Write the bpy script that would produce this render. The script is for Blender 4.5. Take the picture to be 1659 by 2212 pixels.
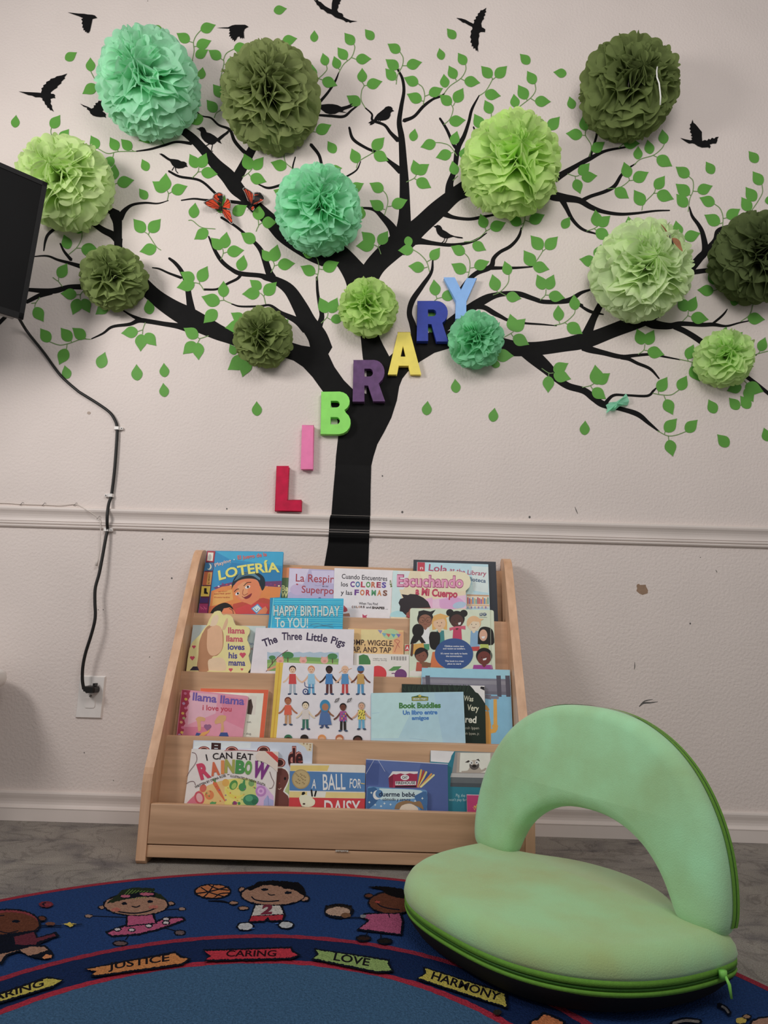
import bpy, bmesh, math, random
from math import sin, cos, pi, radians, hypot, atan2
from mathutils import Vector, Matrix
from mathutils.geometry import tessellate_polygon
for o in list(bpy.data.objects): bpy.data.objects.remove(o)
SC = bpy.context.scene; COL = SC.collection
RND = random.Random(7)

# ------------------------------------------------------------------ camera, light, exposure
W, H, FPX = 1659, 2212, 1475.0
PITCH, ROLL, YAW = radians(10.664), radians(1.67), radians(-0.259)
CAMP = Vector((0, -1.9, 0.4855))
def ray(px, py):
    x, y = (px - W/2)/FPX, (py - H/2)/FPX
    c, s = cos(ROLL), sin(ROLL)
    X, Y = c*x + s*y, -s*x + c*y
    up = -Y*cos(PITCH) + sin(PITCH); fw = cos(PITCH) + Y*sin(PITCH)
    c, s = cos(YAW), sin(YAW)
    return Vector((c*X + s*fw, -s*X + c*fw, up))
cam = bpy.data.cameras.new('camera'); camo = bpy.data.objects.new('camera', cam); COL.objects.link(camo)
r0 = ray(W/2, H/2); ax = ray(W/2 + FPX, H/2) - r0; ay = r0 - ray(W/2, H/2 + FPX)
m = Matrix((ax, ay, -r0)).transposed().to_4x4(); m.translation = CAMP
camo.matrix_world = m
cam.sensor_fit = 'HORIZONTAL'; cam.sensor_width = 36; cam.lens = 36*FPX/W; cam.clip_start = 0.01
SC.camera = camo
vs = SC.view_settings
SC.display_settings.display_device = 'sRGB'
vs.view_transform = 'Standard'; vs.look = 'None'; vs.gamma = 1; vs.use_curve_mapping = False
vs.exposure = 0.0
wd = bpy.data.worlds.new('room_ambient'); SC.world = wd; wd.use_nodes = True
wd.node_tree.nodes['Background'].inputs[0].default_value = (1.0, 0.97, 0.955, 1)
wd.node_tree.nodes['Background'].inputs[1].default_value = 0.30
def area(name, loc, target, sx, sy, power, color):
    l = bpy.data.lights.new(name, 'AREA'); l.shape = 'RECTANGLE'; l.size = sx; l.size_y = sy
    l.energy = power; l.color = color
    o = bpy.data.objects.new(name, l); COL.objects.link(o); o.location = loc
    o.rotation_euler = (Vector(target) - Vector(loc)).to_track_quat('-Z', 'Y').to_euler()
    return o
area('room_light_left', (-1.55, -1.45, 1.62), (0.2, 0, 1.85), 0.5, 0.5, 18.2, (1, 0.955, 0.93))
area('room_light_right', (0.38, -1.85, 1.95), (0.4, 0, 1.65), 0.8, 0.8, 14, (1, 0.955, 0.93))

# ------------------------------------------------------------------ points on real surfaces
def at_y(px, py, y=0.0):
    r = ray(px, py); return CAMP + r*((y - CAMP.y)/r.y)
def at_z(px, py, z=0.0):
    r = ray(px, py); return CAMP + r*((z - CAMP.z)/r.z)
def on_plane(px, py, P, n):
    r = ray(px, py); return CAMP + r*((P - CAMP).dot(n)/r.dot(n))
REG = dict(A=(0, 0, 2.9625), B=(540, 0, 2.9625), C=(1080, 0, 2.865), D=(0, 460, 2.9625), E=(540, 460, 2.9625),
           F=(1080, 460, 2.865), P=(560, 560, 2.9625), Q=(420, 390, 9.217), V=(1400, 470, 6.405), X=(0, 0, 1),
           c=(400, 1160, 4.1475), d=(780, 1160, 4.1475), e=(350, 1440, 4.1475), f=(740, 1440, 4.1475), g=(280, 1600, 3.95),
           r=(0, 1840, 3.318), s=(450, 1840, 3.318), t=(850, 1480, 2.0507), u=(1250, 1900, 4.056))
def rp(reg, x, y):
    a, b, k = REG[reg]; return (a + x/k, b + y/k)

# ------------------------------------------------------------------ materials
def lin(h, g=1.0):
    if isinstance(h, str): h = tuple(int(h[i:i+2], 16) for i in (0, 2, 4))
    out = []
    for c in h:
        c /= 255.0
        c = c/12.92 if c <= 0.04045 else ((c + 0.055)/1.055)**2.4
        out.append(min(c*g, 0.92))
    return tuple(out)
MATS = {}
def pm(name, rgb, var=0.06, scale=30, rough=0.6, bump=0.0, bscale=200, bdist=0.001, spec=0.3, sheen=0.0, detail=3, rgb2=None, stretch=None, metal=0.0):
    """procedural surface: noise-modulated colour plus optional noise bump"""
    if name in MATS: return MATS[name]
    m = bpy.data.materials.new(name); m.use_nodes = True
    nt = m.node_tree; N = nt.nodes; L = nt.links; b = N['Principled BSDF']
    b.inputs['Roughness'].default_value = rough; b.inputs['Specular IOR Level'].default_value = spec
    b.inputs['Metallic'].default_value = metal
    if sheen:
        b.inputs['Sheen Weight'].default_value = sheen; b.inputs['Sheen Roughness'].default_value = 0.6
    tc = N.new('ShaderNodeTexCoord'); src = tc.outputs['Object']
    if stretch:
        mp = N.new('ShaderNodeMapping'); mp.inputs['Scale'].default_value = stretch
        L.new(src, mp.inputs[0]); src = mp.outputs[0]
    n = N.new('ShaderNodeTexNoise'); n.inputs['Scale'].default_value = scale; n.inputs['Detail'].default_value = detail
    L.new(src, n.inputs['Vector'])
    cr = N.new('ShaderNodeValToRGB'); cr.color_ramp.elements[0].position = 0.3; cr.color_ramp.elements[1].position = 0.7
    lo = tuple(c*(1 - var) for c in rgb); hi = tuple(min(1, c*(1 + var)) for c in rgb) if rgb2 is None else rgb2
    cr.color_ramp.elements[0].color = (*lo, 1); cr.color_ramp.elements[1].color = (*hi, 1)
    L.new(n.outputs['Fac'], cr.inputs[0]); L.new(cr.outputs[0], b.inputs['Base Color'])
    if bump:
        n2 = N.new('ShaderNodeTexNoise'); n2.inputs['Scale'].default_value = bscale; n2.inputs['Detail'].default_value = 2
        L.new(tc.outputs['Object'], n2.inputs['Vector'])
        bp = N.new('ShaderNodeBump'); bp.inputs['Strength'].default_value = bump; bp.inputs['Distance'].default_value = bdist
        L.new(n2.outputs['Fac'], bp.inputs['Height']); L.new(bp.outputs[0], b.inputs['Normal'])
    MATS[name] = m
    return m
GAIN = 1.42
def soft(c, k):
    g = 0.3*c[0] + 0.6*c[1] + 0.1*c[2]; return tuple(x + (g-x)*k for x in c)
def ink(h, rough=0.42, kind='ink'):
    return pm('%s_%s' % (kind, h), soft(lin(h, GAIN), 0.12), 0.03, 60, rough, spec=0.3)
def yarn(h):
    return pm('yarn_' + h, soft(lin(h, 1.12), 0.12), 0.22, 260, 0.95, 0.9, 420, 0.004, spec=0.05)

# ------------------------------------------------------------------ mesh helpers
class MB:
    def __init__(s): s.v = []; s.f = []; s.mi = []; s.mats = []; s.sm = []; s.weld = False
    def mat(s, m):
        if m not in s.mats: s.mats.append(m)
        return s.mats.index(m)
    def add(s, vs, fs, m, smooth=False):
        o = len(s.v); s.v += [tuple(p) for p in vs]; k = s.mat(m)
        for f in fs: s.f.append(tuple(i + o for i in f)); s.mi.append(k); s.sm.append(smooth)
    def build(s, name, parent=None, loc=None):
        me = bpy.data.meshes.new(name)
        loc = Vector(loc) if loc is not None else Vector((0, 0, 0))
        me.from_pydata([tuple(Vector(p) - loc) for p in s.v], [], s.f)
        for m in s.mats: me.materials.append(m)
        me.polygons.foreach_set('material_index', s.mi); me.polygons.foreach_set('use_smooth', s.sm)
        me.update()
        if s.weld:
            bm = bmesh.new(); bm.from_mesh(me); bmesh.ops.recalc_face_normals(bm, faces=bm.faces); bm.to_mesh(me); bm.free()
        o = bpy.data.objects.new(name, me); COL.objects.link(o); o.location = loc
        if parent is not None:
            o.parent = parent; o.matrix_parent_inverse = Matrix.Translation(-parent.location)
        return o
def tag(o, label=None, cat=None, group=None, kind=None):
    if label: o['label'] = label
    if cat: o['category'] = cat
    if group: o['group'] = group
    if kind: o['kind'] = kind
    return o
def empty(name, loc, label, cat, group=None):
    o = bpy.data.objects.new(name, None); COL.objects.link(o); o.location = loc; o.empty_display_size = 0.05
    return tag(o, label, cat, group)
def tess(loops):
    return tessellate_polygon([[Vector((p[0], p[1], 0)) for p in l] for l in loops])
def box(mb, x0, x1, y0, y1, z0, z1, m, bev=0.0):
    bm = bmesh.new(); bmesh.ops.create_cube(bm, size=1)
    for v in bm.verts: v.co = Vector(((x0+x1)/2 + v.co.x*(x1-x0), (y0+y1)/2 + v.co.y*(y1-y0), (z0+z1)/2 + v.co.z*(z1-z0)))
    if bev: bmesh.ops.bevel(bm, geom=list(bm.edges), offset=bev, segments=3, profile=0.5, affect='EDGES')
    bm.verts.index_update(); mb.add([v.co.copy() for v in bm.verts], [[v.index for v in f.verts] for f in bm.faces], m, bool(bev)); bm.free()
def tube(mb, pts, r, m, n=8, cap=True):
    pts = [Vector(p) for p in pts]; vs = []; fs = []; up = None
    for i, p in enumerate(pts):
        t = (pts[min(i+1, len(pts)-1)] - pts[max(i-1, 0)]).normalized()
        if up is None: up = t.orthogonal().normalized()
        up = (up - t*up.dot(t)).normalized(); b = t.cross(up)
        rr = r[i] if isinstance(r, (list, tuple)) else r
        for k in range(n): vs.append(p + (up*cos(2*pi*k/n) + b*sin(2*pi*k/n))*rr)
    for i in range(len(pts)-1):
        for k in range(n): fs.append((i*n+k, i*n+(k+1) % n, (i+1)*n+(k+1) % n, (i+1)*n+k))
    if cap: fs.append(tuple(range(n))[::-1]); fs.append(tuple(range((len(pts)-1)*n, len(pts)*n)))
    mb.add(vs, fs, m, True)
def catmull(pts, k=6):
    if len(pts) < 3: return [tuple(p) for p in pts]
    P = [tuple(2*a-b for a, b in zip(pts[0], pts[1]))] + list(pts) + [tuple(2*a-b for a, b in zip(pts[-1], pts[-2]))]
    out = []
    for i in range(1, len(P)-2):
        for j in range(k):
            t = j/k
            out.append(tuple(0.5*(2*b + (c-a)*t + (2*a-5*b+4*c-d)*t*t + (3*b-a-3*c+d)*t**3) for a, b, c, d in zip(P[i-1], P[i], P[i+1], P[i+2])))
    out.append(tuple(pts[-1])); return out
def band(pts, rcap=True):
    """2-D ribbon outline polygon (quads) from (x,y,w) points"""
    L, R = [], []
    for i, p in enumerate(pts):
        a, b = pts[max(i-1, 0)], pts[min(i+1, len(pts)-1)]
        dx, dy = b[0]-a[0], b[1]-a[1]; l = hypot(dx, dy) or 1
        nx, ny = -dy/l, dx/l
        L.append((p[0]+nx*p[2]/2, p[1]+ny*p[2]/2)); R.append((p[0]-nx*p[2]/2, p[1]-ny*p[2]/2))
    n = len(pts); v = L + R; f = [(i, i+1, n+i+1, n+i) for i in range(n-1)]
    if rcap:
        for e, q in ((0, 1), (n-1, n-2)):
            p = pts[e]; dx, dy = p[0]-pts[q][0], p[1]-pts[q][1]; l = hypot(dx, dy) or 1
            k = len(v); v.append((p[0]+dx/l*p[2]*0.45, p[1]+dy/l*p[2]*0.45)); f.append((e, n+e, k))
    return v, f
# ---- lettering
_txt = {}
def text_mesh(s, bold=0.0):
    k = (s, bold)
    if k not in _txt:
        cu = bpy.data.curves.new('lettering', 'FONT'); cu.body = s; cu.size = 1; cu.resolution_u = 3; cu.offset = bold
        o = bpy.data.objects.new('lettering', cu); COL.objects.link(o)
        bpy.context.view_layer.update(); dg = bpy.context.evaluated_depsgraph_get()
        me = bpy.data.meshes.new_from_object(o.evaluated_get(dg))
        v = [(p.co.x, p.co.y) for p in me.vertices]; f = [tuple(q.vertices) for q in me.polygons]
        bpy.data.objects.remove(o); bpy.data.curves.remove(cu); bpy.data.meshes.remove(me)
        _txt[k] = (v, f)
    return _txt[k]
class Sheet:
    """flat printed artwork: 2-D pieces laid on one real surface, stacked in hair-thin layers"""
    def __init__(s, mp, reg='X', mats=ink, step=0.000016, base=1, mb=None, fuzz=0.0):
        s.mp = mp; s.reg = reg; s.mats = mats; s.step = step; s.n = base; s.mb = mb or MB(); s.fuzz = fuzz
    def _put(s, v, f, m):
        s.n += 1
        P = [s.mp(*rp(s.reg, x, y), s.n*s.step) for x, y in v]
        s.mb.add(P, f, s.mats(m) if isinstance(m, str) else m)
    def _fz(s, pts):
        if not s.fuzz: return pts
        out = []
        for i, p in enumerate(pts):
            q = pts[(i+1) % len(pts)]; k = max(1, int(hypot(q[0]-p[0], q[1]-p[1])/(s.fuzz*2.2)))
            for j in range(k):
                out.append((p[0]+(q[0]-p[0])*j/k + RND.uniform(-1, 1)*s.fuzz, p[1]+(q[1]-p[1])*j/k + RND.uniform(-1, 1)*s.fuzz))
        return out
    def poly(s, m, *pts, curve=0):
        pts = list(pts)
        if curve: pts = catmull(pts + [pts[0]], curve)[:-1]
        pts = s._fz(pts); s._put(pts, tess([pts]), m); return s
    def ell(s, m, cx, cy, rx, ry, rot=0, n=28):
        c, q = cos(radians(rot)), sin(radians(rot))
        return s.poly(m, *[(cx + rx*cos(a)*c - ry*sin(a)*q, cy + rx*cos(a)*q + ry*sin(a)*c) for a in [2*pi*i/n for i in range(n)]])
    def line(s, m, w, *pts, curve=5):
        p = [(*q[:2], q[2] if len(q) > 2 else w) for q in pts]
        v, f = band(catmull(p, curve)); s._put(v, f, m); return s
    def text(s, m, t, x0, y0, x1, y1, h, bold=0.02, arc=0.0, shear=0.0, jit=0.0):
        v, f = text_mesh(t, bold)
        a = min(p[0] for p in v); b = max(p[0] for p in v); cap = 0.69
        dx, dy = x1-x0, y1-y0; l = hypot(dx, dy); ux, uy = dx/l, dy/l
        out = []
        for x, y in v:
            k = (x-a)/(b-a); X = k*l + shear*y/cap*h; Y = -y/cap*h + arc*(4*(k-0.5)**2)
            out.append((x0 + ux*X - uy*Y, y0 + uy*X + ux*Y))
        s._put(out, f, m); return s
def wall_map(px, py, off): return at_y(px, py, -off)

# ------------------------------------------------------------------ the setting
paint = pm('wall_paint', (0.77, 0.688, 0.645), 0.025, 5, 0.75, 0.6, 135, 0.0028, spec=0.25)
trimw = pm('trim_paint', (0.76, 0.685, 0.64), 0.03, 8, 0.45, 0.05, 120, 0.001)
mb = MB(); box(mb, -2.6, 2.6, 0.0, 0.1, -0.05, 2.85, paint)
wall = tag(mb.build('wall_back'), kind='structure')
carp = bpy.data.materials.new('plush_carpet'); carp.use_nodes = True
def carpet_nodes(m):
    N = m.node_tree.nodes; L = m.node_tree.links; b = N['Principled BSDF']
    b.inputs['Roughness'].default_value = 1; b.inputs['Specular IOR Level'].default_value = 0.05
    tc = N.new('ShaderNodeTexCoord')
    def noise(sc, det, stretch=(1, 1, 1), dist=0.0):
        mp = N.new('ShaderNodeMapping'); mp.inputs['Scale'].default_value = stretch; L.new(tc.outputs['Object'], mp.inputs[0])
        n = N.new('ShaderNodeTexNoise'); n.inputs['Scale'].default_value = sc; n.inputs['Detail'].default_value = det
        n.inputs['Distortion'].default_value = dist; L.new(mp.outputs[0], n.inputs['Vector']); return n
    def ramp(src, stops):
        r = N.new('ShaderNodeValToRGB'); e = r.color_ramp.elements
        e[0].position, e[0].color = stops[0][0], (*stops[0][1], 1); e[1].position, e[1].color = stops[-1][0], (*stops[-1][1], 1)
        for p, c in stops[1:-1]: q = e.new(p); q.color = (*c, 1)
        L.new(src.outputs['Fac'], r.inputs[0]); return r
    def mix(kind, f, a, c):
        x = N.new('ShaderNodeMix'); x.data_type = 'RGBA'; x.blend_type = kind; x.inputs[0].default_value = f
        L.new(a.outputs[0], x.inputs[6]); L.new(c.outputs[0], x.inputs[7]); return x
    big = ramp(noise(7, 8, (1, 1.5, 1), 0.8), [(0.30, (0.23, 0.21, 0.21)), (0.45, (0.37, 0.34, 0.31)), (0.68, (0.46, 0.42, 0.375))])
    vein = ramp(noise(8, 9, (1, 1.2, 1), 1.2), [(0.38, (1, 1, 1)), (0.445, (1, 1, 1)), (0.475, (0.36, 0.34, 0.36)), (0.505, (1, 1, 1)), (0.7, (1, 1, 1))])
    fib = ramp(noise(420, 4), [(0.3, (0.52, 0.51, 0.50)), (0.65, (1, 1, 1))])
    a = mix('MULTIPLY', 0.42, big, vein)
    x = N.new('ShaderNodeMix'); x.data_type = 'RGBA'; x.blend_type = 'MULTIPLY'; x.inputs[0].default_value = 0.75
    L.new(a.outputs[2], x.inputs[6]); L.new(fib.outputs[0], x.inputs[7]); L.new(x.outputs[2], b.inputs['Base Color'])
    bp = N.new('ShaderNodeBump'); bp.inputs['Strength'].default_value = 1; bp.inputs['Distance'].default_value = 0.0045
    L.new(noise(380, 4).outputs['Fac'], bp.inputs['Height']); L.new(bp.outputs[0], b.inputs['Normal'])
carpet_nodes(carp)
mb = MB(); mb.add([(-2.6, -3.2, 0), (2.6, -3.2, 0), (2.6, 0.05, 0), (-2.6, 0.05, 0), (-2.6, -3.2, -0.05), (2.6, -3.2, -0.05), (2.6, 0.05, -0.05), (-2.6, 0.05, -0.05)],
       [(0, 1, 2, 3), (7, 6, 5, 4), (0, 4, 5, 1), (1, 5, 6, 2), (2, 6, 7, 3), (3, 7, 4, 0)], carp)
tag(mb.build('floor'), kind='structure')
def molding(name, prof):
    mb = MB(); n = len(prof)
    v = [(x, y, z) for x in (-2.6, 2.6) for y, z in prof]
    mb.add(v, [(i, i+1, n+i+1, n+i) for i in range(n-1)], trimw, False)
    return tag(mb.build(name), kind='structure')
RAIL = [(0, .830), (-.006, .8295), (-.012, .8285), (-.0155, .826), (-.0165, .822), (-.015, .8175), (-.0115, .813), (-.0085, .808), (-.0065, .802), (-.006, .797),
        (-.0065, .793), (-.0075, .790), (-.0078, .7885), (-.005, .7878), (-.0085, .7865), (-.0102, .7835), (-.0092, .7805), (-.0055, .7792), (-.0085, .778), (-.0095, .7755), (-.0085, .773), (-.006, .771), (0, .7705)]
BASE = [(0, .0735), (-.005, .073), (-.0085, .071), (-.010, .067), (-.009, .061), (-.0065, .053), (-.0055, .046), (-.006, .040), (-.008, .036), (-.0125, .034), (-.0135, .032), (-.0125, .029), (-.0125, 0.0)]
molding('trim_1', RAIL); molding('baseboard_back', BASE)
# chips, scuffs and nail holes of the wall itself
chipm = pm('bare_plaster', (0.33, 0.22, 0.15), 0.1, 80, 0.9); scuff = pm('scuff_graphite', (0.13, 0.125, 0.12), 0.3, 200, 0.9)
sh = Sheet(wall_map, mats=None, step=0.00004)
sh.poly(chipm, *[rp('X', 1100 + x/2.968, 1050 + y/2.968) for x, y in ((818, 632), (830, 626), (840, 634), (875, 632), (878, 645), (890, 668), (888, 688), (855, 698), (835, 690), (815, 672), (820, 655), (816, 642))])
for pts in (((1381, 1526, 2), (1390, 1519, 4), (1405, 1518, 3), (1421, 1516, 1)), ((1384, 1521, 1), (1394, 1514, 2.5), (1410, 1511, 1))): sh.line(scuff, 2, *pts)
for x, y, r in ((1144, 1117, 2.4), (1491, 1347, 1.8), (1513, 1204, 1), (371, 1249, 1.8), (490, 1099, 1.6), (351, 1165, 1.6), (223, 1317, 1), (212, 1317, 1), (323, 1419, 1), (182, 1626, 1.2), (245, 1686, .9), (319, 2, 0.8), (826, 1028, 1.6), (869, 1106, 2.2)): sh.ell(scuff, x, y, r, r*1.15, n=10)
sh.ell(pm('wall_plug', (0.45, 0.36, 0.3), .1), 192, 892, 4, 3.2, n=12)
sh.line(scuff, 1.2, (1242, 1095, .6), (1245, 1103, 1.4), (1248, 1110, .6)); sh.line(scuff, 1, (1371, 1430, .6), (1371, 1440, 1.6), (1370, 1446, .6)); sh.line(scuff, 1, (1546, 1231, .8), (1549, 1236, 1))
sh.mb.build('wall_scuffs', wall)

# ------------------------------------------------------------------ the tree decal
vinyl = pm('black_vinyl', (0.0085, 0.0082, 0.0085), 0.1, 40, 0.65, 0.2, 140, 0.0012, spec=0.10)
tape = pm('black_tape', (0.0045, 0.0043, 0.0045), 0.2, 12, 0.45, 0.2, 30, 0.003, spec=0.12)
leafm = pm('green_vinyl', (0.125, 0.355, 0.062), 0.07, 20, 0.5, 0.2, 140, 0.0012, spec=0.2)
stemm = pm('stem_vinyl', (0.17, 0.30, 0.10), 0.07, 20, 0.5)
troot = empty('tree_decal', at_y(762, 1005), 'tall black vinyl tree silhouette with spreading branches stuck across the wall', 'wall decal')
BR = {}
def S(reg, *pts): BR.setdefault(reg, []).append(pts)
S('A', (1100,790,40),(1215,870,55),(1300,955,60),(1380,1050,75),(1460,1130,95),(1510,1200,95),(1560,1250,78),(1600,1290,80),(1659,1345,85),(1740,1420,95),(1830,1500,125),(1990,1590,150),(2090,1630,160))
S('A', (1500,1170,70),(1560,1060,60),(1610,960,55),(1650,890,50))
S('A', (872,968,8),(960,955,14),(1050,930,16),(1130,908,16),(1225,918,22))
S('A', (1240,695,4),(1290,740,8),(1350,755,12),(1400,800,14),(1470,830,18),(1500,900,22),(1550,960,24),(1590,990,30))
S('A', (1080,1095,14),(1150,1130,16),(1280,1155,16),(1370,1230,16),(1415,1275,14))
S('A', (1160,1282,8),(1240,1272,12),(1320,1280,14),(1480,1290,20),(1610,1312,30))
S('A', (1230,410,9),(1232,385,5)); S('A', (1415,558,13),(1410,505,8))
S('D', (1415,28,16),(1500,80,16),(1560,128,18),(1630,190,24),(1670,240,32),(1695,300,40),(1720,375,46),(1740,415,55))
S('D', (1335,150,10),(1375,240,22),(1420,310,26),(1480,360,26),(1540,388,30),(1659,400,30),(1700,412,40),(1760,430,50),(1850,490,75),(1920,600,95),(1970,700,110),(2030,790,125),(2060,880,140))
S('D', (1305,490,14),(1390,487,14),(1460,450,16),(1520,420,18),(1545,388,22))
S('D', (1482,582,8),(1540,598,12),(1659,597,14),(1730,592,16),(1800,640,26),(1900,690,45),(1960,745,60))
S('E', (428,410,14),(432,500,18),(445,590,22),(460,660,32),(435,745,46))
S('E', (705,560,150),(700,440,170),(640,340,140),(570,260,120),(500,215,110),(430,190,100))
S('E', (730,460,140),(800,340,130),(900,240,140),(985,170,150),(1080,90,120),(1200,-20,115),(1310,-115,95),(1390,-160,110),(1500,-230,110))
S('E', (985,200,160),(985,100,100),(990,0,75),(988,-180,60),(980,-330,50),(970,-480,40),(955,-580,32),(968,-680,26),(985,-780,20),(975,-860,18),(945,-920,12),(938,-945,7))
S('B', (690,1328,10),(790,1340,22),(850,1390,36),(910,1460,55),(940,1540,80))
S('B', (635,815,14),(660,890,20),(740,945,18),(830,985,18),(900,1040,26),(965,1095,44))
S('B', (738,690,8),(780,730,12),(785,770,16),(860,800,18),(900,850,22),(948,898,30))
S('B', (985,772,26),(1050,745,20),(1110,680,20),(1170,635,16),(1215,618,14),(1245,598,7))
S('B', (1285,1250,80),(1278,1180,46),(1310,1080,32),(1330,950,34),(1370,870,26),(1400,780,20),(1420,700,18),(1467,610,7))
S('B', (1215,757,14),(1260,830,18),(1300,920,20),(1328,955,24)); S('B', (1430,812,10),(1455,875,14))
S('B', (1230,1362,44),(1300,1390,24),(1400,1402,20),(1480,1390,20),(1570,1373,12))
S('B', (390,925,22),(440,990,20),(460,1060,18)); S('B', (290,1005,8),(275,1060,10),(272,1105,8)); S('B', (55,1180,8),(120,1203,16),(210,1180,16))
S('B', (708,1033,6),(680,1090,10),(600,1140,12)); S('B', (420,735,14),(520,742,18),(600,745,18),(650,705,14),(692,673,9)); S('B', (570,460,6),(545,520,14),(500,590,16),(440,660,20))
S('E', (1070,175,60),(1100,182,40),(1180,195,26),(1290,205,22),(1400,190,16),(1460,165,14),(1515,128,6))
S('E', (1330,520,26),(1390,440,30),(1450,385,30),(1540,345,34),(1560,290,26),(1600,250,22),(1659,218,22),(1700,180,20),(1725,140,18),(1737,95,9))
S('E', (1530,352,26),(1610,352,20),(1703,351,16),(1807,344,9))
S('E', (1170,300,10),(1160,380,20),(1100,470,30),(1040,560,36),(1020,640,34),(1040,710,42),(1055,770,52),(1065,850,80))
S('E', (900,1010,150),(1000,900,110),(1100,850,90),(1200,815,85),(1300,800,100),(1400,805,98),(1540,830,98),(1703,868,92))
S('F', (-60,830,95),(100,842,90),(240,838,84),(400,815,86),(480,800,95),(560,782,92),(700,728,86),(850,670,92),(930,632,90),(1000,575,76),(1060,500,70),(1120,420,62),(1180,345,54),(1235,280,48),(1270,232,42),(1255,130,30),(1230,75,24),(1190,20,18),(1172,-38,8))
S('E', (1130,800,50),(1180,780,60),(1260,720,60),(1380,630,60),(1500,555,55),(1580,525,36),(1659,515,32),(1730,520,34),(1812,548,30),(1880,568,28),(1993,567,30),(2055,553,34),(2117,512,22),(2180,490,12))
S('F', (490,570,14),(560,610,20),(640,628,8)); S('F', (430,540,20),(510,572,16))
S('E', (1440,600,30),(1500,605,32),(1560,640,32),(1600,660,26),(1662,690,18),(1755,705,14),(1869,713,11),(1962,722,6))
S('F', (535,770,85),(545,735,62),(575,660,45),(610,590,40),(640,530,36))
S('F', (920,670,70),(960,690,56),(1050,700,40),(1120,685,30),(1250,692,26),(1320,690,24),(1400,700,14),(1480,680,10),(1540,668,7)); S('F', (1310,690,14),(1360,650,14),(1390,620,12),(1407,595,6))
S('F', (1080,702,36),(1150,735,34),(1230,785,36),(1360,880,34),(1450,950,30),(1530,1015,26),(1590,1060,24),(1659,1115,22),(1720,1165,20))
S('F', (520,825,60),(560,845,44),(640,865,32),(750,890,28),(830,882,20),(940,875,16),(1020,890,12),(1115,908,7)); S('F', (750,893,26),(800,905,22),(850,930,20),(930,965,18),(985,1025,9))
S('F', (160,850,90),(210,890,92),(290,960,75),(350,1020,52),(420,1070,42),(520,1100,42),(580,1145,44),(640,1185,42),(740,1210,28),(850,1245,32),(920,1300,22),(985,1353,9)); S('F', (645,1185,26),(700,1130,18),(780,1128,14),(910,1132,16),(950,1100,14),(968,1082,7))
S('F', (1270,240,40),(1330,170,30),(1350,110,28),(1420,82,22),(1480,70,18)); S('F', (1150,395,36),(1190,370,30),(1230,362,30),(1300,355,28),(1400,360,34)); S('F', (1570,885,14),(1590,875,8))
S('C', (300,1180,70),(330,1210,62),(400,1225,50),(490,1240,38),(560,1280,32),(640,1310,24),(740,1325,20),(840,1320,16),(960,1305,12),(1050,1302,8))
S('C', (375,1215,46),(410,1285,28),(450,1360,22),(510,1418,18),(595,1447,10)); S('C', (500,1245,26),(560,1215,22),(650,1185,22),(710,1150,24),(750,1085,18),(790,1045,14),(840,1012,7))
S('C', (340,1110,44),(380,1082,40),(470,1028,28),(550,985,28),(650,935,18),(780,910,11)); S('C', (555,985,24),(570,930,16),(595,850,14),(608,765,13))
S('D', (760,330,80),(860,400,95),(920,465,95),(1000,540,100),(1100,610,115),(1200,665,130),(1300,715,120),(1400,765,100),(1500,805,85),(1650,870,85),(1800,890,100))
S('D', (1240,690,80),(1225,630,56),(1210,540,40),(1195,450,34),(1160,370,26),(1120,320,22),(1082,290,16)); S('D', (1160,415,18),(1080,385,14),(1020,358,12),(975,350,7))
S('D', (1200,735,54),(1130,722,36),(1050,710,30),(960,695,30),(890,688,30),(830,712,22),(720,728,18),(660,770,14),(585,806,7)); S('D', (900,685,30),(830,650,14),(770,612,7))
S('A', (740,1370,80),(752,1430,58),(755,1535,52),(762,1620,55),(785,1720,70),(800,1800,80)); S('A', (650,1333,14),(700,1345,40),(748,1375,62)); S('A', (765,1395,50),(800,1345,30),(850,1310,18),(930,1298,14),(1010,1302,10),(1078,1283,5))
S('D', (590,62,32),(660,110,40),(720,140,46),(765,185,54)); S('D', (365,90,20),(310,135,20),(290,180,16),(280,242,8)); S('D', (200,280,6),(300,275,12),(370,300,16),(450,322,22),(560,355,34)); S('D', (385,195,10),(410,245,16),(455,300,22))
S('D', (600,473,36),(540,473,36),(440,475,32),(330,500,36),(150,488,20)); S('D', (330,505,36),(250,530,30),(170,570,24)); S('X', (-20,715,10),(12,684,8))
mb = MB()
trunk = [(565,1425),(560,1330),(520,1230),(465,1140),(400,1050),(340,985),(280,945),(220,925),(150,925),(60,900),(60,800),(200,800),(270,830),(330,848),(390,857),(396,830),(380,790),(420,740),(455,750),(485,830),(500,900),(540,985),(600,1070),(660,1130),
         (745,1158),(748,1090),(745,1010),(722,930),(705,760),(680,540),(840,540),(818,770),(850,840),(895,925),(950,890),(1045,840),(1200,790),(1280,800),(1290,862),(1180,895),(1090,950),(1010,1015),(975,1060),(955,1110),(940,1200),(905,1310),(860,1400),(815,1480),(790,1560),(776,1620),(546,1620),(550,1560)]
mb.add([at_y(*rp('E', x, y), -0.0008+.0002) for x, y in trunk], tess([trunk]), vinyl)
i = 0
for reg, L in BR.items():
    for pts in L:
        i += 1; v, f = band(catmull(pts, 6)); mb.add([at_y(*rp(reg, x, y), -0.0003 - 0.000004*i) for x, y in v], f, vinyl)
mb.build('trunk_and_branches', troot)
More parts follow.
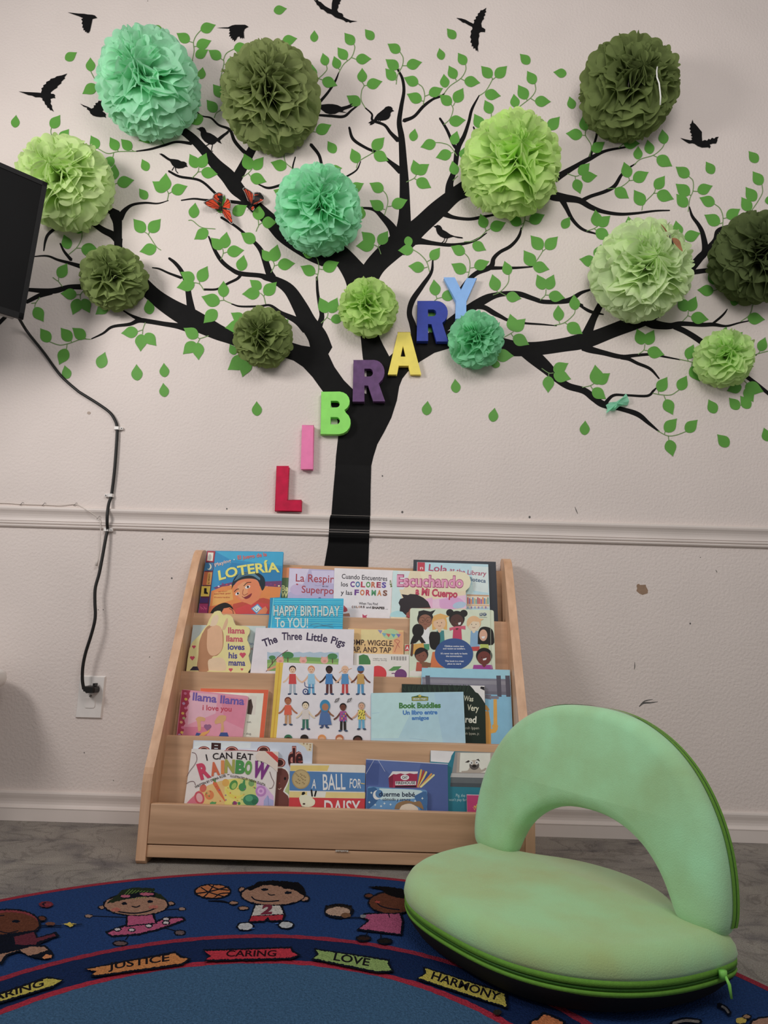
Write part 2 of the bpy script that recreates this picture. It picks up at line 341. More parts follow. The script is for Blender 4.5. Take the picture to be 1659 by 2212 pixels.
# taped trunk below, wrapped over the chair rail
mb = MB(); TZ = [(1005, 725, 802), (1060, 720, 800.5), (1112, 716, 800), (1128, 712, 799.3), (1150, 711, 798.5), (1166, 710, 797.5), (1180, 708, 797), (1260, 694, 794)]
rows = []
for py in range(1005, 1262, 3):
    for (a, al, ar), (b, bl, br) in zip(TZ, TZ[1:]):
        if a <= py <= b: t = (py-a)/(b-a); l, r = al+(bl-al)*t, ar+(br-ar)*t; break
    p = at_y((l+r)/2, py); z = p.z; y = 0
    for (y0, z0), (y1, z1) in zip(RAIL, RAIL[1:]):
        if z1 <= z <= z0: y = y0 + (y1-y0)*((z0-z)/max(1e-6, z0-z1))
    if 0.752 < z <= 0.7705: y = -0.009*(z-0.752)/0.0185      # tape bridges from the rail back to the wall
    xl, xr = at_y(l, py).x, at_y(r, py).x
    rows.append([(xl + (xr-xl)*k/6, min(y, -0.0003) - 0.0014, z) for k in range(7)])
v = [p for r in rows for p in r]
mb.add(v, [(i*7+k, i*7+k+1, (i+1)*7+k+1, (i+1)*7+k) for i in range(len(rows)-1) for k in range(6)], tape, True)
tag(mb.build('trunk_tape', troot), 'glossier black tape continuing the trunk over the rail')

# ------------------------------------------------------------------ leaf sprigs and loose leaves
POMS = [('large mint green tissue pom-pom at upper left', 322, 185, 109, 'b2ecc6', 20, (0, 0)), ('large olive green tissue pom-pom beside the mint one at the top', 585, 212, 108, '929f68', 150, (0, 0)),
        ('yellow-green tissue pom-pom partly behind the television', 143, 397, 100, 'd2eaa8', 70, (0, 0)), ('bluish green tissue pom-pom in the middle of the tree crown', 688, 454, 94, 'a4e4be', 10, (0, 0)),
        ('large bright lime tissue pom-pom right of the tree centre', 1103, 361, 109, 'cbe596', -8, (0, 0)), ('dark olive tissue pom-pom with a white string at upper right', 1355, 194, 104, '7b8a55', 90, (0, 0)),
        ('small olive tissue pom-pom on the left limb below the television', 247, 603, 70, '8b9c62', 30, (0, 0)), ('small olive tissue pom-pom left of the coloured letters', 568, 730, 66, '8a9a60', 5, (0, 0)),
        ('small lime tissue pom-pom on the trunk fork above the letters', 795, 664, 65, 'c2de8c', 160, (0, 0)), ('small emerald tissue pom-pom below the letter Y', 1028, 736, 62, '92d8ac', 60, (0, 0)),
        ('large pale lime tissue pom-pom with a brown butterfly on it', 1384, 587, 107, 'd4e9b6', 8, (0, 0)), ('very dark olive tissue pom-pom cut by the right edge', 1632, 556, 96, '66744a', 110, (0, 0)),
        ('small pale lime tissue pom-pom at lower right of the tree', 1563, 774, 63, 'c4e098', 45, (0, 0))]
LMK = [(x, y, n) for n, x, y in (('the big mint pom-pom', 322, 185), ('the big upper olive pom-pom', 585, 212), ('the pom-pom behind the television', 143, 397), ('the bluish green pom-pom', 688, 454), ('the big bright lime pom-pom', 1103, 361),
       ('the string-topped olive pom-pom', 1355, 194), ('the lower-left olive pom-pom', 247, 603), ('the olive pom-pom beside letters', 568, 730), ('the central small lime pom-pom', 795, 664),
       ('the small emerald pom-pom', 1028, 736), ('the large pale lime pom-pom', 1384, 587), ('the right-edge dark pom-pom', 1632, 556), ('the small pale lime pom-pom', 1563, 774),
       ('the green letter B', 725, 893), ('the yellow letter A', 873, 762), ('the blue letter Y', 993, 645), ('the top-fork perched bird', 824, 250), ('the rightmost perched bird', 965, 505),
       ('the spread-winged top bird', 1023, 63), ('the far-right flying bird', 1510, 290), ('the lower red butterfly', 475, 447), ('the lower-left perched bird', 378, 348), ('the torn mint tissue scrap', 1335, 868), ('the black cable', 150, 830))]
leaf_n = [0]
def leaf_poly(bx, by, tx, ty, fat=0.76):
    dx, dy = tx-bx, ty-by; l = hypot(dx, dy); ux, uy = dx/l, dy/l
    prof = [(0, 0), (.03, .14), (.09, .255), (.18, .36), (.29, .43), (.40, .455), (.51, .43), (.63, .345), (.75, .225), (.86, .115), (.94, .045), (1, 0)]
    R = [(bx+ux*a*l-uy*b*l*fat, by+uy*a*l+ux*b*l*fat) for a, b in prof]
    Lp = [(bx+ux*a*l+uy*b*l*fat, by+uy*a*l-ux*b*l*fat) for a, b in prof[1:-1]]
    return R + Lp[::-1]
SPRIGS = []
def G(reg, leaves, *stems, fat=0.76):
    SPRIGS.append(([[rp(reg, a, b) + rp(reg, c, d) for a, b, c, d in leaves], fat, [[rp(reg, *p) for p in st] for st in stems]]))
def LEAF(reg, a, b, c, d): G(reg, [(a, b, c, d)])
G('A', [(742,282,798,210)], [(738,312),(742,282)]); LEAF('A',1038,200,957,172); LEAF('A',1285,505,1298,428); LEAF('A',1425,618,1363,538); LEAF('A',418,382,492,334); LEAF('A',94,816,103,735)
G('A', [(1212,265,1129,211),(1284,192,1381,158),(1258,296,1353,259),(1252,362,1333,317)], [(1230,388),(1242,325),(1238,270),(1255,228),(1286,192)], [(1212,265),(1235,272)], [(1241,298),(1258,296)])
G('A', [(1413,374,1333,319),(1497,312,1592,292),(1450,408,1548,384),(1437,488,1505,445)], [(1410,505),(1432,410),(1432,378),(1450,340),(1498,312)], [(1413,374),(1431,386)], [(1436,412),(1450,408)])
G('A', [(1385,715,1322,638)], [(1370,755),(1385,722),(1420,700)]); LEAF('A',1300,748,1200,788)
G('A', [(580,456,578,367),(616,545,526,601)], [(642,536),(610,510),(580,456)], [(616,545),(640,535)])
G('A', [(328,818,385,735),(385,900,441,825),(452,915,468,880)], [(333,875),(325,845),(328,818)])
LEAF('A',795,795,800,735); G('A', [(990,868,886,900)], [(1050,922),(1020,885),(990,868)], [(1020,885),(1030,862)])
G('A', [(625,950,580,866),(752,960,703,877),(840,957,773,889),(722,1005,667,1083)], [(872,968),(755,970),(690,982),(625,950)], [(752,960),(756,970)], [(840,957),(855,967)], [(722,1005),(727,978)])
G('A', [(723,1150,735,1049),(750,1172,859,1152)], [(715,1212),(722,1180),(723,1150)], [(722,1182),(750,1172)])
LEAF('A',945,1092,908,1017); LEAF('A',940,1273,890,1206)
G('A', [(1062,1222,974,1160),(1052,1222,1062,1106),(1098,1228,1200,1190)], [(1070,1282),(1078,1240),(1066,1215)], [(1078,1240),(1098,1228)])
G('A', [(1262,1072,1213,984),(1278,1072,1322,978),(1288,1098,1394,1115)], [(1230,1138),(1266,1100),(1272,1070)], [(1266,1100),(1288,1098)])
G('A', [(1235,1395,1250,1296),(1330,1472,1242,1532)], [(1205,1410),(1232,1412),(1290,1455),(1378,1465)])
LEAF('Q',500,645,600,290); LEAF('Q',765,668,1052,490); G('Q', [(1268,785,1292,488),(1348,835,1640,832)], [(1225,1014),(1250,950),(1278,885),(1268,785)], [(1278,885),(1348,835)], fat=0.9)
LEAF('B',152,70,237,54); LEAF('B',410,268,412,193); LEAF('B',790,252,735,186); LEAF('B',1314,246,1260,181); LEAF('B',1230,382,1211,307)
G('B', [(125,305,47,269),(208,264,303,245),(195,335,262,342)], [(150,330),(165,290),(208,264)])
G('B', [(488,418,465,338),(400,502,398,411),(463,510,560,548)], [(390,525),(440,500),(490,450),(490,418)], [(440,503),(463,510)])
G('B', [(664,284,604,209),(618,378,560,302),(566,438,537,358),(678,378,778,376)], [(568,465),(600,410),(650,365),(670,310),(666,284)], [(618,378),(622,388)], [(566,438),(574,446)], [(650,368),(678,378)])
G('B', [(718,526,718,434),(748,546,848,520),(706,668,618,611)], [(738,690),(712,640),(715,580),(730,548),(718,526)], [(728,549),(748,546)])
G('B', [(960,332,880,279),(948,440,867,378),(1003,420,1102,397),(930,510,866,437)], [(935,540),(945,480),(975,420),(980,370),(960,332)], [(948,440),(960,442)], [(975,420),(1003,420)], [(930,510),(938,514)])
G('B', [(1076,535,983,495),(1098,645,1003,600),(1146,605,1236,564)], [(1108,672),(1118,610),(1105,560),(1076,535)], [(1098,645),(1112,647)], [(1118,616),(1146,605)])
G('B', [(1380,412,1331,337),(1315,502,1272,419),(1250,560,1240,472),(1372,515,1474,530)], [(1240,600),(1280,550),(1350,500),(1380,450),(1380,412)], [(1315,502),(1320,515)], [(1350,503),(1372,515)])
G('B', [(1288,668,1212,604),(1312,654,1365,562),(1275,778,1381,768)], [(1240,798),(1280,760),(1300,700),(1288,668)], [(1300,678),(1312,654)])
G('B', [(1546,495,1479,421),(1572,494,1646,421),(1503,598,1606,614)], [(1468,612),(1510,580),(1550,510),(1546,495)], [(1552,510),(1572,494)])
G('B', [(1545,725,1502,639),(1485,818,1435,727),(1540,820,1590,800)], [(1450,855),(1500,815),(1540,770),(1545,725)], [(1485,818),(1497,818)])
G('B', [(424,845,522,798)], [(390,840),(424,845)]); LEAF('B',545,978,497,902); LEAF('B',1040,902,1056,822)
G('B', [(785,955,861,878),(795,978,887,1030),(690,1042,650,949)], [(680,1075),(700,1030),(780,980),(785,955)], [(780,980),(795,978)])
G('B', [(233,1072,131,1037)], [(272,1078),(225,1035),(217,960)])
G('X', [(541,366,527,331),(548,366,569,339),(541,381,576,393)], [(523,383),(536,374),(545,364)], [(536,374),(541,381)])
G('B', [(1188,912,1090,942),(1288,978,1188,1009)], [(1325,998),(1280,935),(1230,915),(1188,912)], [(1288,978),(1300,975)])
LEAF('B',1300,925,1326,837); G('B', [(1075,1118,1045,1021),(1062,1110,1147,1049),(1066,1150,1160,1202)], [(1000,1165),(1050,1140),(1066,1115)], [(1050,1140),(1066,1150)])
G('B', [(1315,1118,1294,1028)], [(1298,1155),(1330,1125)]); LEAF('B',1355,1010,1372,942)
G('B', [(853,1220,764,1170),(852,1338,766,1280),(908,1318,1009,1278)], [(860,1378),(882,1300),(875,1250),(853,1220)], [(852,1338),(866,1340)], [(882,1322),(908,1318)])
LEAF('B',645,1215,729,1172); LEAF('B',515,1085,590,1075); LEAF('B',708,1402,718,1318); LEAF('B',205,1240,150,1214); LEAF('E',405,275,330,248)
G('E', [(1505,95,1474,4),(1538,100,1637,60)], [(1370,185),(1440,175),(1505,122),(1505,95)], [(1508,118),(1538,100)]); LEAF('E',1425,195,1512,239)
LEAF('C',183,394,123,332); LEAF('C',412,457,330,445); LEAF('C',452,673,430,596); LEAF('C',1322,1074,1274,999); LEAF('C',1595,1004,1539,934)
G('C', [(217,518,168,438),(166,612,112,524),(98,664,85,580),(216,625,316,629)], [(82,725),(110,670),(190,605),(220,560),(217,518)], [(166,612),(168,622)], [(190,608),(216,625)])
G('C', [(270,797,206,721),(300,800,371,721)], [(285,815),(300,800)])
G('C', [(530,808,512,714),(510,836,407,825),(570,936,649,877)], [(555,970),(565,900),(530,840),(530,808)], [(510,836),(530,838)]); G('C', [(765,888,867,888)], [(735,915),(765,888)])
G('C', [(1018,890,1004,799),(933,952,913,864),(853,986,856,903),(972,972,1067,1029)], [(830,1020),(870,985),(950,960),(1000,920),(1018,890)], [(950,962),(972,972)])
G('C', [(490,1080,556,1008),(505,1100,604,1087),(468,1110,498,1200)], [(418,1075),(466,1090),(492,1085)], [(466,1090),(468,1110)])
G('C', [(797,1098,767,1001),(825,1115,921,1064),(713,1168,799,1228)], [(665,1168),(740,1160),(797,1120),(797,1098)], [(797,1118),(825,1115)])
G('C', [(962,1168,1021,1087),(890,1268,829,1174),(972,1195,1077,1233)], [(878,1302),(890,1260),(952,1195),(962,1168)], [(950,1196),(972,1195)])
G('C', [(1170,1092,1087,1031),(1172,1206,1087,1136),(1223,1185,1317,1149),(1157,1278,1091,1199)], [(1165,1310),(1175,1230),(1195,1180),(1195,1120),(1170,1092)], [(1172,1206),(1184,1208)], [(1195,1182),(1223,1185)])
G('C', [(1328,1262,1234,1222),(1360,1385,1264,1328),(1403,1348,1488,1292)], [(1378,1405),(1380,1340),(1362,1290),(1328,1262)], [(1360,1385),(1378,1378)], [(1382,1352),(1403,1348)])
G('C', [(1622,1142,1564,1059),(1582,1242,1520,1156),(1550,1304,1494,1219),(1640,1245,1720,1230)], [(1560,1300),(1600,1240),(1625,1190),(1622,1142)])
G('F', [(1107,145,1088,46),(1142,155,1242,124)], [(1125,205),(1128,170),(1107,145)], [(1128,170),(1142,155)])
G('C', [(605,1400,590,1296),(612,1398,684,1334)], [(535,1430),(580,1415),(605,1400)]); G('F', [(595,105,685,164)], [(580,95),(595,105)]); LEAF('C',388,1412,433,1341); LEAF('C',812,1435,794,1337)
G('C', [(130,1390,49,1334),(183,1372,278,1328)], [(133,1425),(152,1370),(156,1335)], [(130,1390),(148,1380)], [(155,1362),(183,1372)])
G('D', [(925,122,853,37),(955,122,1029,37),(1000,222,892,248)], [(1030,238),(1000,215),(950,140),(925,122)], [(950,140),(955,122)])
G('D', [(440,230,408,137),(520,225,642,250),(527,118,465,98)], [(440,265),(490,222),(520,170),(526,122)], [(490,225),(520,225)]); G('D', [(375,412,431,321)], [(337,412),(372,435),(375,412)], [(372,435),(400,472)])
G('D', [(490,522,386,514),(505,550,465,653),(530,550,574,641)], [(545,485),(515,522),(515,552)], [(490,522),(515,522)]); LEAF('D',690,590,610,650); G('D', [(222,605,280,697)], [(222,605),(228,578),(255,538)], [(200,578),(228,575)])
LEAF('D',962,648,945,552); LEAF('D',435,1060,413,974); LEAF('D',636,992,673,889); LEAF('D',878,1072,873,967); LEAF('D',1054,1050,1048,959); LEAF('D',1054,1177,1044,1087)
G('D', [(318,824,257,737),(455,818,388,734),(545,802,462,734),(425,870,378,972)], [(580,808),(520,808),(440,835),(380,845),(318,824)], [(455,818),(458,828)], [(545,802),(556,808)], [(425,870),(430,838)])
G('D', [(882,758,774,770),(905,775,899,887),(930,772,1001,851)], [(930,700),(915,742),(912,775)], [(882,758),(913,748)])
G('D', [(1266,795,1174,735),(1250,828,1170,904),(1265,830,1271,942)], [(1335,785),(1280,803),(1266,795)], [(1280,803),(1265,830)])
G('D', [(1242,430,1153,377),(1245,450,1130,478),(1275,438,1328,339)], [(1305,495),(1278,455),(1243,445)], [(1278,455),(1275,438)])
G('D', [(1420,230,1348,157),(1432,225,1451,120),(1453,250,1563,238)], [(1412,300),(1428,258),(1425,228)], [(1428,258),(1453,250)])
LEAF('D',1632,185,1540,127); LEAF('D',1538,370,1560,268)
G('E', [(70,486,-2,427),(62,512,-52,519),(92,522,172,441)], [(100,582),(88,535),(66,512)], [(88,535),(92,522)])
G('D', [(1430,538,1430,434),(1405,575,1288,534),(1385,622,1302,706)], [(1482,580),(1435,558),(1430,538)], [(1435,558),(1402,562)])
G('D', [(1560,690,1477,638),(1560,720,1438,735)]); G('D', [(1575,925,1456,1004),(1585,935,1551,1051),(1505,905,1470,838)]); LEAF('D',1645,1298,1642,1204)
G('E', [(128,305,75,233),(145,310,176,201),(178,332,289,322)], [(133,382),(155,338),(148,308)], [(155,338),(178,332)])
G('E', [(416,388,322,339),(468,362,571,314)], [(427,432),(440,350),(430,295),(405,275)], [(416,388),(432,392)], [(440,358),(468,362)])
G('E', [(795,195,714,119),(795,205,677,211),(826,200,884,114)], [(838,264),(822,222),(795,203)], [(822,222),(826,200)])
G('E', [(1008,150,1022,228),(1045,235,946,240),(1158,298,1216,221),(1115,352,1012,339)], [(1150,378),(1130,312),(1090,265),(1045,235)], [(1115,352),(1136,345)], [(1132,312),(1158,298)])
G('E', [(1374,258,1284,212),(1382,378,1288,324),(1436,348,1533,309)], [(1393,420),(1408,340),(1400,290),(1374,258)], [(1382,378),(1400,378)], [(1410,352),(1436,348)])
G('E', [(1190,528,1176,424),(1228,540,1325,512)], [(1180,562),(1195,548),(1190,528)], [(1195,548),(1228,540)]); LEAF('E',1178,690,1150,620); LEAF('E',1165,765,1145,715)
G('E', [(492,638,444,539),(510,638,560,541),(518,684,605,670)], [(455,705),(492,668),(500,635)], [(492,668),(518,684)])
G('E', [(1580,497,1550,391),(1658,395,1628,306),(1640,530,1738,548)], [(1555,525),(1600,505),(1650,450),(1658,395)], [(1580,497),(1585,512)], [(1600,508),(1640,530)])
G('E', [(1570,910,1690,915)]); LEAF('E',1600,975,1530,955); LEAF('E',215,720,246,678); LEAF('E',1320,1151,1312,1061); LEAF('E',1128,1294,1137,1202); LEAF('E',1552,1336,1566,1246)
G('F', [(262,223,189,138),(283,222,359,145),(210,325,147,230)], [(205,332),(230,290),(262,240),(262,223)], [(262,238),(283,222)]); LEAF('F',205,325,307,350)
G('F', [(275,472,229,380),(292,472,334,380),(302,508,404,527)], [(248,540),(280,508),(285,472)], [(280,508),(302,508)])
G('F', [(365,668,360,569),(466,600,457,503),(417,688,512,749)], [(335,695),(400,678),(455,630),(466,600)], [(365,668),(370,685)], [(400,678),(417,688)])
G('F', [(90,730,62,623),(82,728,159,653),(82,765,182,816)], [(20,772),(68,745),(88,730)], [(68,745),(82,765)])
G('F', [(592,305,490,285)]); LEAF('F',598,280,627,193); LEAF('F',788,122,693,134); G('F', [(1342,442,1294,345),(1322,482,1220,476)], [(1342,442),(1347,470),(1322,482)]); LEAF('F',1445,575,1462,498)
G('F', [(1155,607,1107,514),(1172,607,1214,515),(1183,642,1293,660)], [(1130,670),(1162,636),(1166,607)], [(1162,636),(1183,642)]); G('F', [(1533,648,1641,660)], [(1490,672),(1545,630),(1568,560)])
G('F', [(885,813,847,715),(905,813,954,723),(913,852,1019,878)], [(855,875),(890,848),(897,812)], [(890,848),(913,852)])
G('F', [(1160,902,1199,813),(1185,950,1236,1044)], [(1110,905),(1165,917),(1205,927)], [(1160,902),(1166,917)], [(1190,925),(1185,950)]); LEAF('F',1385,745,1403,704); LEAF('F',1455,778,1503,737)
G('F', [(1610,855,1643,768)], [(1575,880),(1600,870),(1659,855)], [(1600,870),(1610,855)])
G('F', [(332,980,424,929),(332,998,441,1028),(301,1010,298,1114)], [(258,962),(302,990),(332,990)], [(302,990),(301,1010)])
G('F', [(605,1062,588,938),(600,1052,682,991),(573,1090,657,1152)], [(508,1080),(560,1068),(592,1047)], [(560,1068),(573,1090)])
G('F', [(980,1103,1036,1014),(1108,1095,1156,1006),(1025,1155,1071,1250)], [(945,1115),(1000,1125),(1060,1125),(1108,1095)], [(980,1103),(982,1120)], [(1015,1130),(1025,1155)])
G('F', [(1022,1352,1096,1271),(1150,1353,1224,1279),(1045,1405,1071,1508)], [(975,1348),(1035,1378),(1090,1375),(1150,1353)], [(1022,1352),(1018,1368)], [(1045,1405),(1042,1380)])
LEAF('F',522,1374,528,1284); LEAF('F',1335,1238,1290,1153); LEAF('F',1415,1444,1344,1369); LEAF('F',1662,1412,1633,1328); G('F', [(1480,1213,1417,1143),(1548,1207,1487,1131)], [(1475,1193),(1500,1187)])
G('F', [(1518,1068,1633,1106),(1520,1085,1569,1170),(1495,1072,1404,1102)], [(1490,1060),(1506,1035),(1532,1058)])
DIRS = ['right of', 'below and right of', 'below', 'below and left of', 'left of', 'above and left of', 'above', 'above and right of']
NW = {1: 'single-leaf', 2: 'two-leaf', 3: 'three-leaf', 4: 'four-leaf'}
info = []
for L, fat, st in SPRIGS:
    cx = sum((l[0]+l[2])/2 for l in L)/len(L); cy = sum((l[1]+l[3])/2 for l in L)/len(L)
    bx, by, nm = min(LMK, key=lambda q: hypot(q[0]-cx, q[1]-cy))
    d = DIRS[int(((atan2(cy-by, cx-bx) + 2*pi + pi/8) % (2*pi))/(pi/4)) % 8]
    kind = NW[len(L)] if st else ('loose' if len(L) == 1 else 'stemless two-leaf' if len(L) == 2 else 'stemless three-leaf')
    info.append(((kind, d, nm), hypot(cx-bx, cy-by)))
ORD = ['nearest', 'second nearest', 'third nearest', 'fourth nearest', 'fifth nearest', 'sixth nearest']
def build_sprig(i):
    L, fat, st = SPRIGS[i]; key, dist = info[i]
    same = sorted(q[1] for q in info if q[0] == key)
    kind, d, nm = key
    what = 'loose green leaf decal' if kind == 'loose' else kind + ' green sprig decal'
    lab = '%s %s %s' % (what, d, nm) if len(same) == 1 else '%s %s %s, %s' % (what, d, nm, ORD[same.index(dist)])
    y = -0.0011 - 0.00006*(i % 4)
    grp = 'loose falling leaf decals' if kind == 'loose' else 'leaf sprig decals'
    if len(L) == 1 and not st:
        mb = MB(); p = leaf_poly(*L[0], fat); mb.add([at_y(*q, y) for q in p], tess([p]), leafm)
        o = mb.build('leaf_decal', None, at_y(L[0][0], L[0][1], y)); tag(o, lab, 'leaf decal', grp); return
    root = empty('leaf_sprig_decal', at_y(*(st[0][0] if st else L[0][:2]), y), lab, 'leaf decal', grp)
    if st:
        mb = MB()
        for s in st:
            v, f = band(catmull([(*p, 1.7) for p in s], 5), False); mb.add([at_y(*q, y + 0.00015) for q in v], f, stemm)
        mb.build('stem', root)
    for l in L:
        mb = MB(); p = leaf_poly(*l, fat); mb.add([at_y(*q, y - 0.00003*L.index(l)) for q in p], tess([p]), leafm); mb.build('leaf', root)
for i in range(len(SPRIGS)): build_sprig(i)

# ------------------------------------------------------------------ bird decals
birdm = pm('bird_vinyl', (0.009, 0.0085, 0.009), 0.1, 40, 0.65, 0.2, 140, 0.0012, spec=0.08)
def bird(reg, label, pts, *legs):
    mb = MB(); p = pts; mb.add([at_y(*rp(reg, *q), -0.0016) for q in p], tess([p]), birdm)
    for l in legs:
        v, f = band([(*q, 5) for q in l]); mb.add([at_y(*rp(reg, *q), -0.0016) for q in v], f, birdm)
    c = rp(reg, sum(q[0] for q in p)/len(p), sum(q[1] for q in p)/len(p))
    tag(mb.build('bird_decal', None, at_y(*c, -0.0016)), label, 'bird decal', 'black bird silhouettes')
bird('A', 'black flying bird decal with wing down, topmost at upper left', [(432,78),(465,82),(500,86),(540,88),(560,92),(590,94),(606,98),(614,106),(622,114),(608,117),(592,121),(586,150),(580,178),(576,196),(566,213),(562,206),(556,212),(552,200),(545,206),(543,192),(534,194),(534,178),(526,176),(530,158),(522,150),(528,136),(519,122),(532,116),(505,104),(470,92)])
bird('A', 'black flying bird decal with wing down, above the upper olive pom-pom', [(1385,178),(1430,175),(1460,174),(1485,162),(1505,158),(1550,158),(1568,158),(1580,164),(1591,172),(1578,177),(1566,186),(1560,205),(1563,248),(1556,240),(1551,249),(1545,238),(1539,248),(1532,232),(1520,236),(1512,252),(1498,266),(1496,252),(1486,256),(1486,244),(1475,245),(1479,232),(1465,232),(1473,218),(1463,214),(1473,202),(1466,194),(1470,183),(1430,181)])
bird('B', 'black flying bird decal cut off by the top edge', [(405,-6),(420,2),(430,-4),(440,8),(452,12),(480,38),(505,52),(522,60),(524,20),(532,-15),(585,-15),(580,8),(574,10),(576,24),(566,28),(566,46),(558,62),(565,78),(590,86),(597,98),(596,106),(612,116),(645,130),(688,136),(655,140),(640,146),(630,138),(615,142),(600,130),(586,124),(560,116),(545,110),(520,90),(495,84),(470,62),(452,58),(440,38),(428,30),(422,16)])
bird('B', 'black flying bird decal with spread wings above the lime pom-pom, at top right', [(1320,114),(1355,118),(1380,126),(1405,140),(1430,152),(1436,138),(1432,128),(1446,122),(1444,108),(1458,100),(1458,86),(1470,80),(1475,66),(1490,64),(1513,49),(1508,66),(1512,76),(1502,84),(1506,96),(1496,106),(1498,120),(1488,130),(1480,150),(1484,174),(1496,180),(1506,188),(1504,206),(1494,204),(1476,204),(1466,212),(1468,230),(1462,250),(1464,280),(1458,300),(1461,333),(1452,318),(1447,326),(1440,306),(1430,312),(1428,294),(1418,296),(1420,276),(1410,270),(1416,250),(1408,236),(1416,214),(1412,200),(1424,184),(1422,172),(1395,158),(1375,146),(1362,144),(1350,134)])
bird('A', 'black flying bird decal with long raised wing, near the left edge', [(118,585),(160,588),(200,590),(240,592),(262,594),(268,575),(264,566),(278,556),(276,546),(294,536),(296,524),(318,514),(324,504),(350,498),(362,488),(395,482),(430,470),(412,494),(416,500),(392,522),(392,532),(368,550),(366,560),(346,572),(324,590),(326,600),(342,600),(352,608),(350,618),(354,628),(340,627),(322,632),(326,650),(322,662),(332,676),(332,690),(344,715),(328,704),(322,706),(312,690),(304,690),(298,674),(288,668),(284,650),(272,642),(270,628),(255,622),(225,622),(205,612),(180,608),(150,596)])
bird('A', 'small black flying bird decal touching the mint pom-pom', [(511,662),(540,675),(565,684),(585,695),(598,690),(602,680),(596,676),(612,672),(610,660),(626,656),(630,644),(648,646),(652,634),(670,626),(668,642),(676,644),(672,656),(690,656),(682,670),(690,676),(676,684),(678,696),(664,700),(654,712),(668,720),(678,732),(674,740),(678,754),(666,748),(640,749),(615,746),(595,740),(578,726),(572,710),(555,698),(558,690),(535,682)])
bird('C', 'black flying bird decal alone at the far right', [(1116,853),(1150,862),(1180,868),(1190,864),(1184,852),(1194,848),(1182,838),(1188,828),(1176,816),(1182,806),(1172,794),(1180,786),(1176,768),(1184,764),(1192,739),(1198,760),(1208,766),(1222,782),(1236,800),(1250,816),(1250,845),(1252,872),(1268,866),(1282,870),(1292,858),(1302,864),(1312,852),(1326,858),(1336,848),(1354,846),(1346,860),(1346,870),(1338,888),(1318,888),(1298,894),(1304,906),(1298,918),(1290,911),(1250,913),(1225,904),(1205,890),(1190,886),(1170,888),(1150,876)])
bird('A', 'black perched bird decal with raised tail, under the mint pom-pom', [(1256,822),(1272,820),(1280,814),(1296,812),(1310,820),(1318,834),(1322,846),(1345,852),(1370,866),(1392,884),(1420,862),(1445,846),(1464,828),(1462,842),(1470,838),(1455,856),(1438,868),(1412,892),(1406,898),(1418,921),(1400,912),(1388,904),(1372,920),(1355,926),(1335,922),(1310,906),(1292,885),(1284,864),(1284,842),(1272,830)], [(1340,920),(1322,930),(1302,942)], [(1360,924),(1355,945),(1350,972),(1360,966)])
bird('A', 'black perched bird decal sloping down right, lowest of the birds on the left', [(1018,984),(1035,982),(1050,990),(1072,1006),(1090,1016),(1115,1018),(1140,1022),(1160,1032),(1180,1034),(1194,1044),(1194,1056),(1201,1068),(1188,1066),(1170,1075),(1140,1078),(1118,1072),(1102,1056),(1088,1032),(1070,1022),(1050,1008)], [(1112,1070),(1100,1090)], [(1122,1074),(1125,1092),(1138,1108)])
bird('B', 'black perched bird decal half hidden behind the upper olive pom-pom', [(440,672),(470,668),(500,665),(530,666),(560,672),(585,684),(620,676),(658,660),(646,676),(660,680),(640,690),(605,702),(592,712),(625,722),(590,718),(570,716),(545,728),(510,730),(485,722),(462,704),(444,690)])
bird('B', 'black perched bird decal on the top fork of the tree', [(756,786),(775,774),(792,766),(800,750),(815,730),(838,712),(858,696),(868,684),(886,679),(902,682),(912,692),(912,702),(923,710),(908,714),(900,722),(899,740),(888,758),(868,768),(845,771),(820,768),(804,776),(794,790),(778,798),(764,800),(772,790)], [(826,768),(816,780)], [(836,770),(828,782)])
bird('E', 'black perched bird decal on the branch below the lime pom-pom', [(1172,84),(1188,82),(1200,76),(1216,80),(1226,92),(1232,106),(1255,118),(1280,136),(1310,148),(1360,155),(1362,163),(1330,160),(1300,152),(1285,156),(1265,162),(1240,160),(1218,150),(1200,132),(1192,112),(1190,96)], [(1248,158),(1240,180),(1228,190)], [(1262,162),(1255,182),(1246,192)])

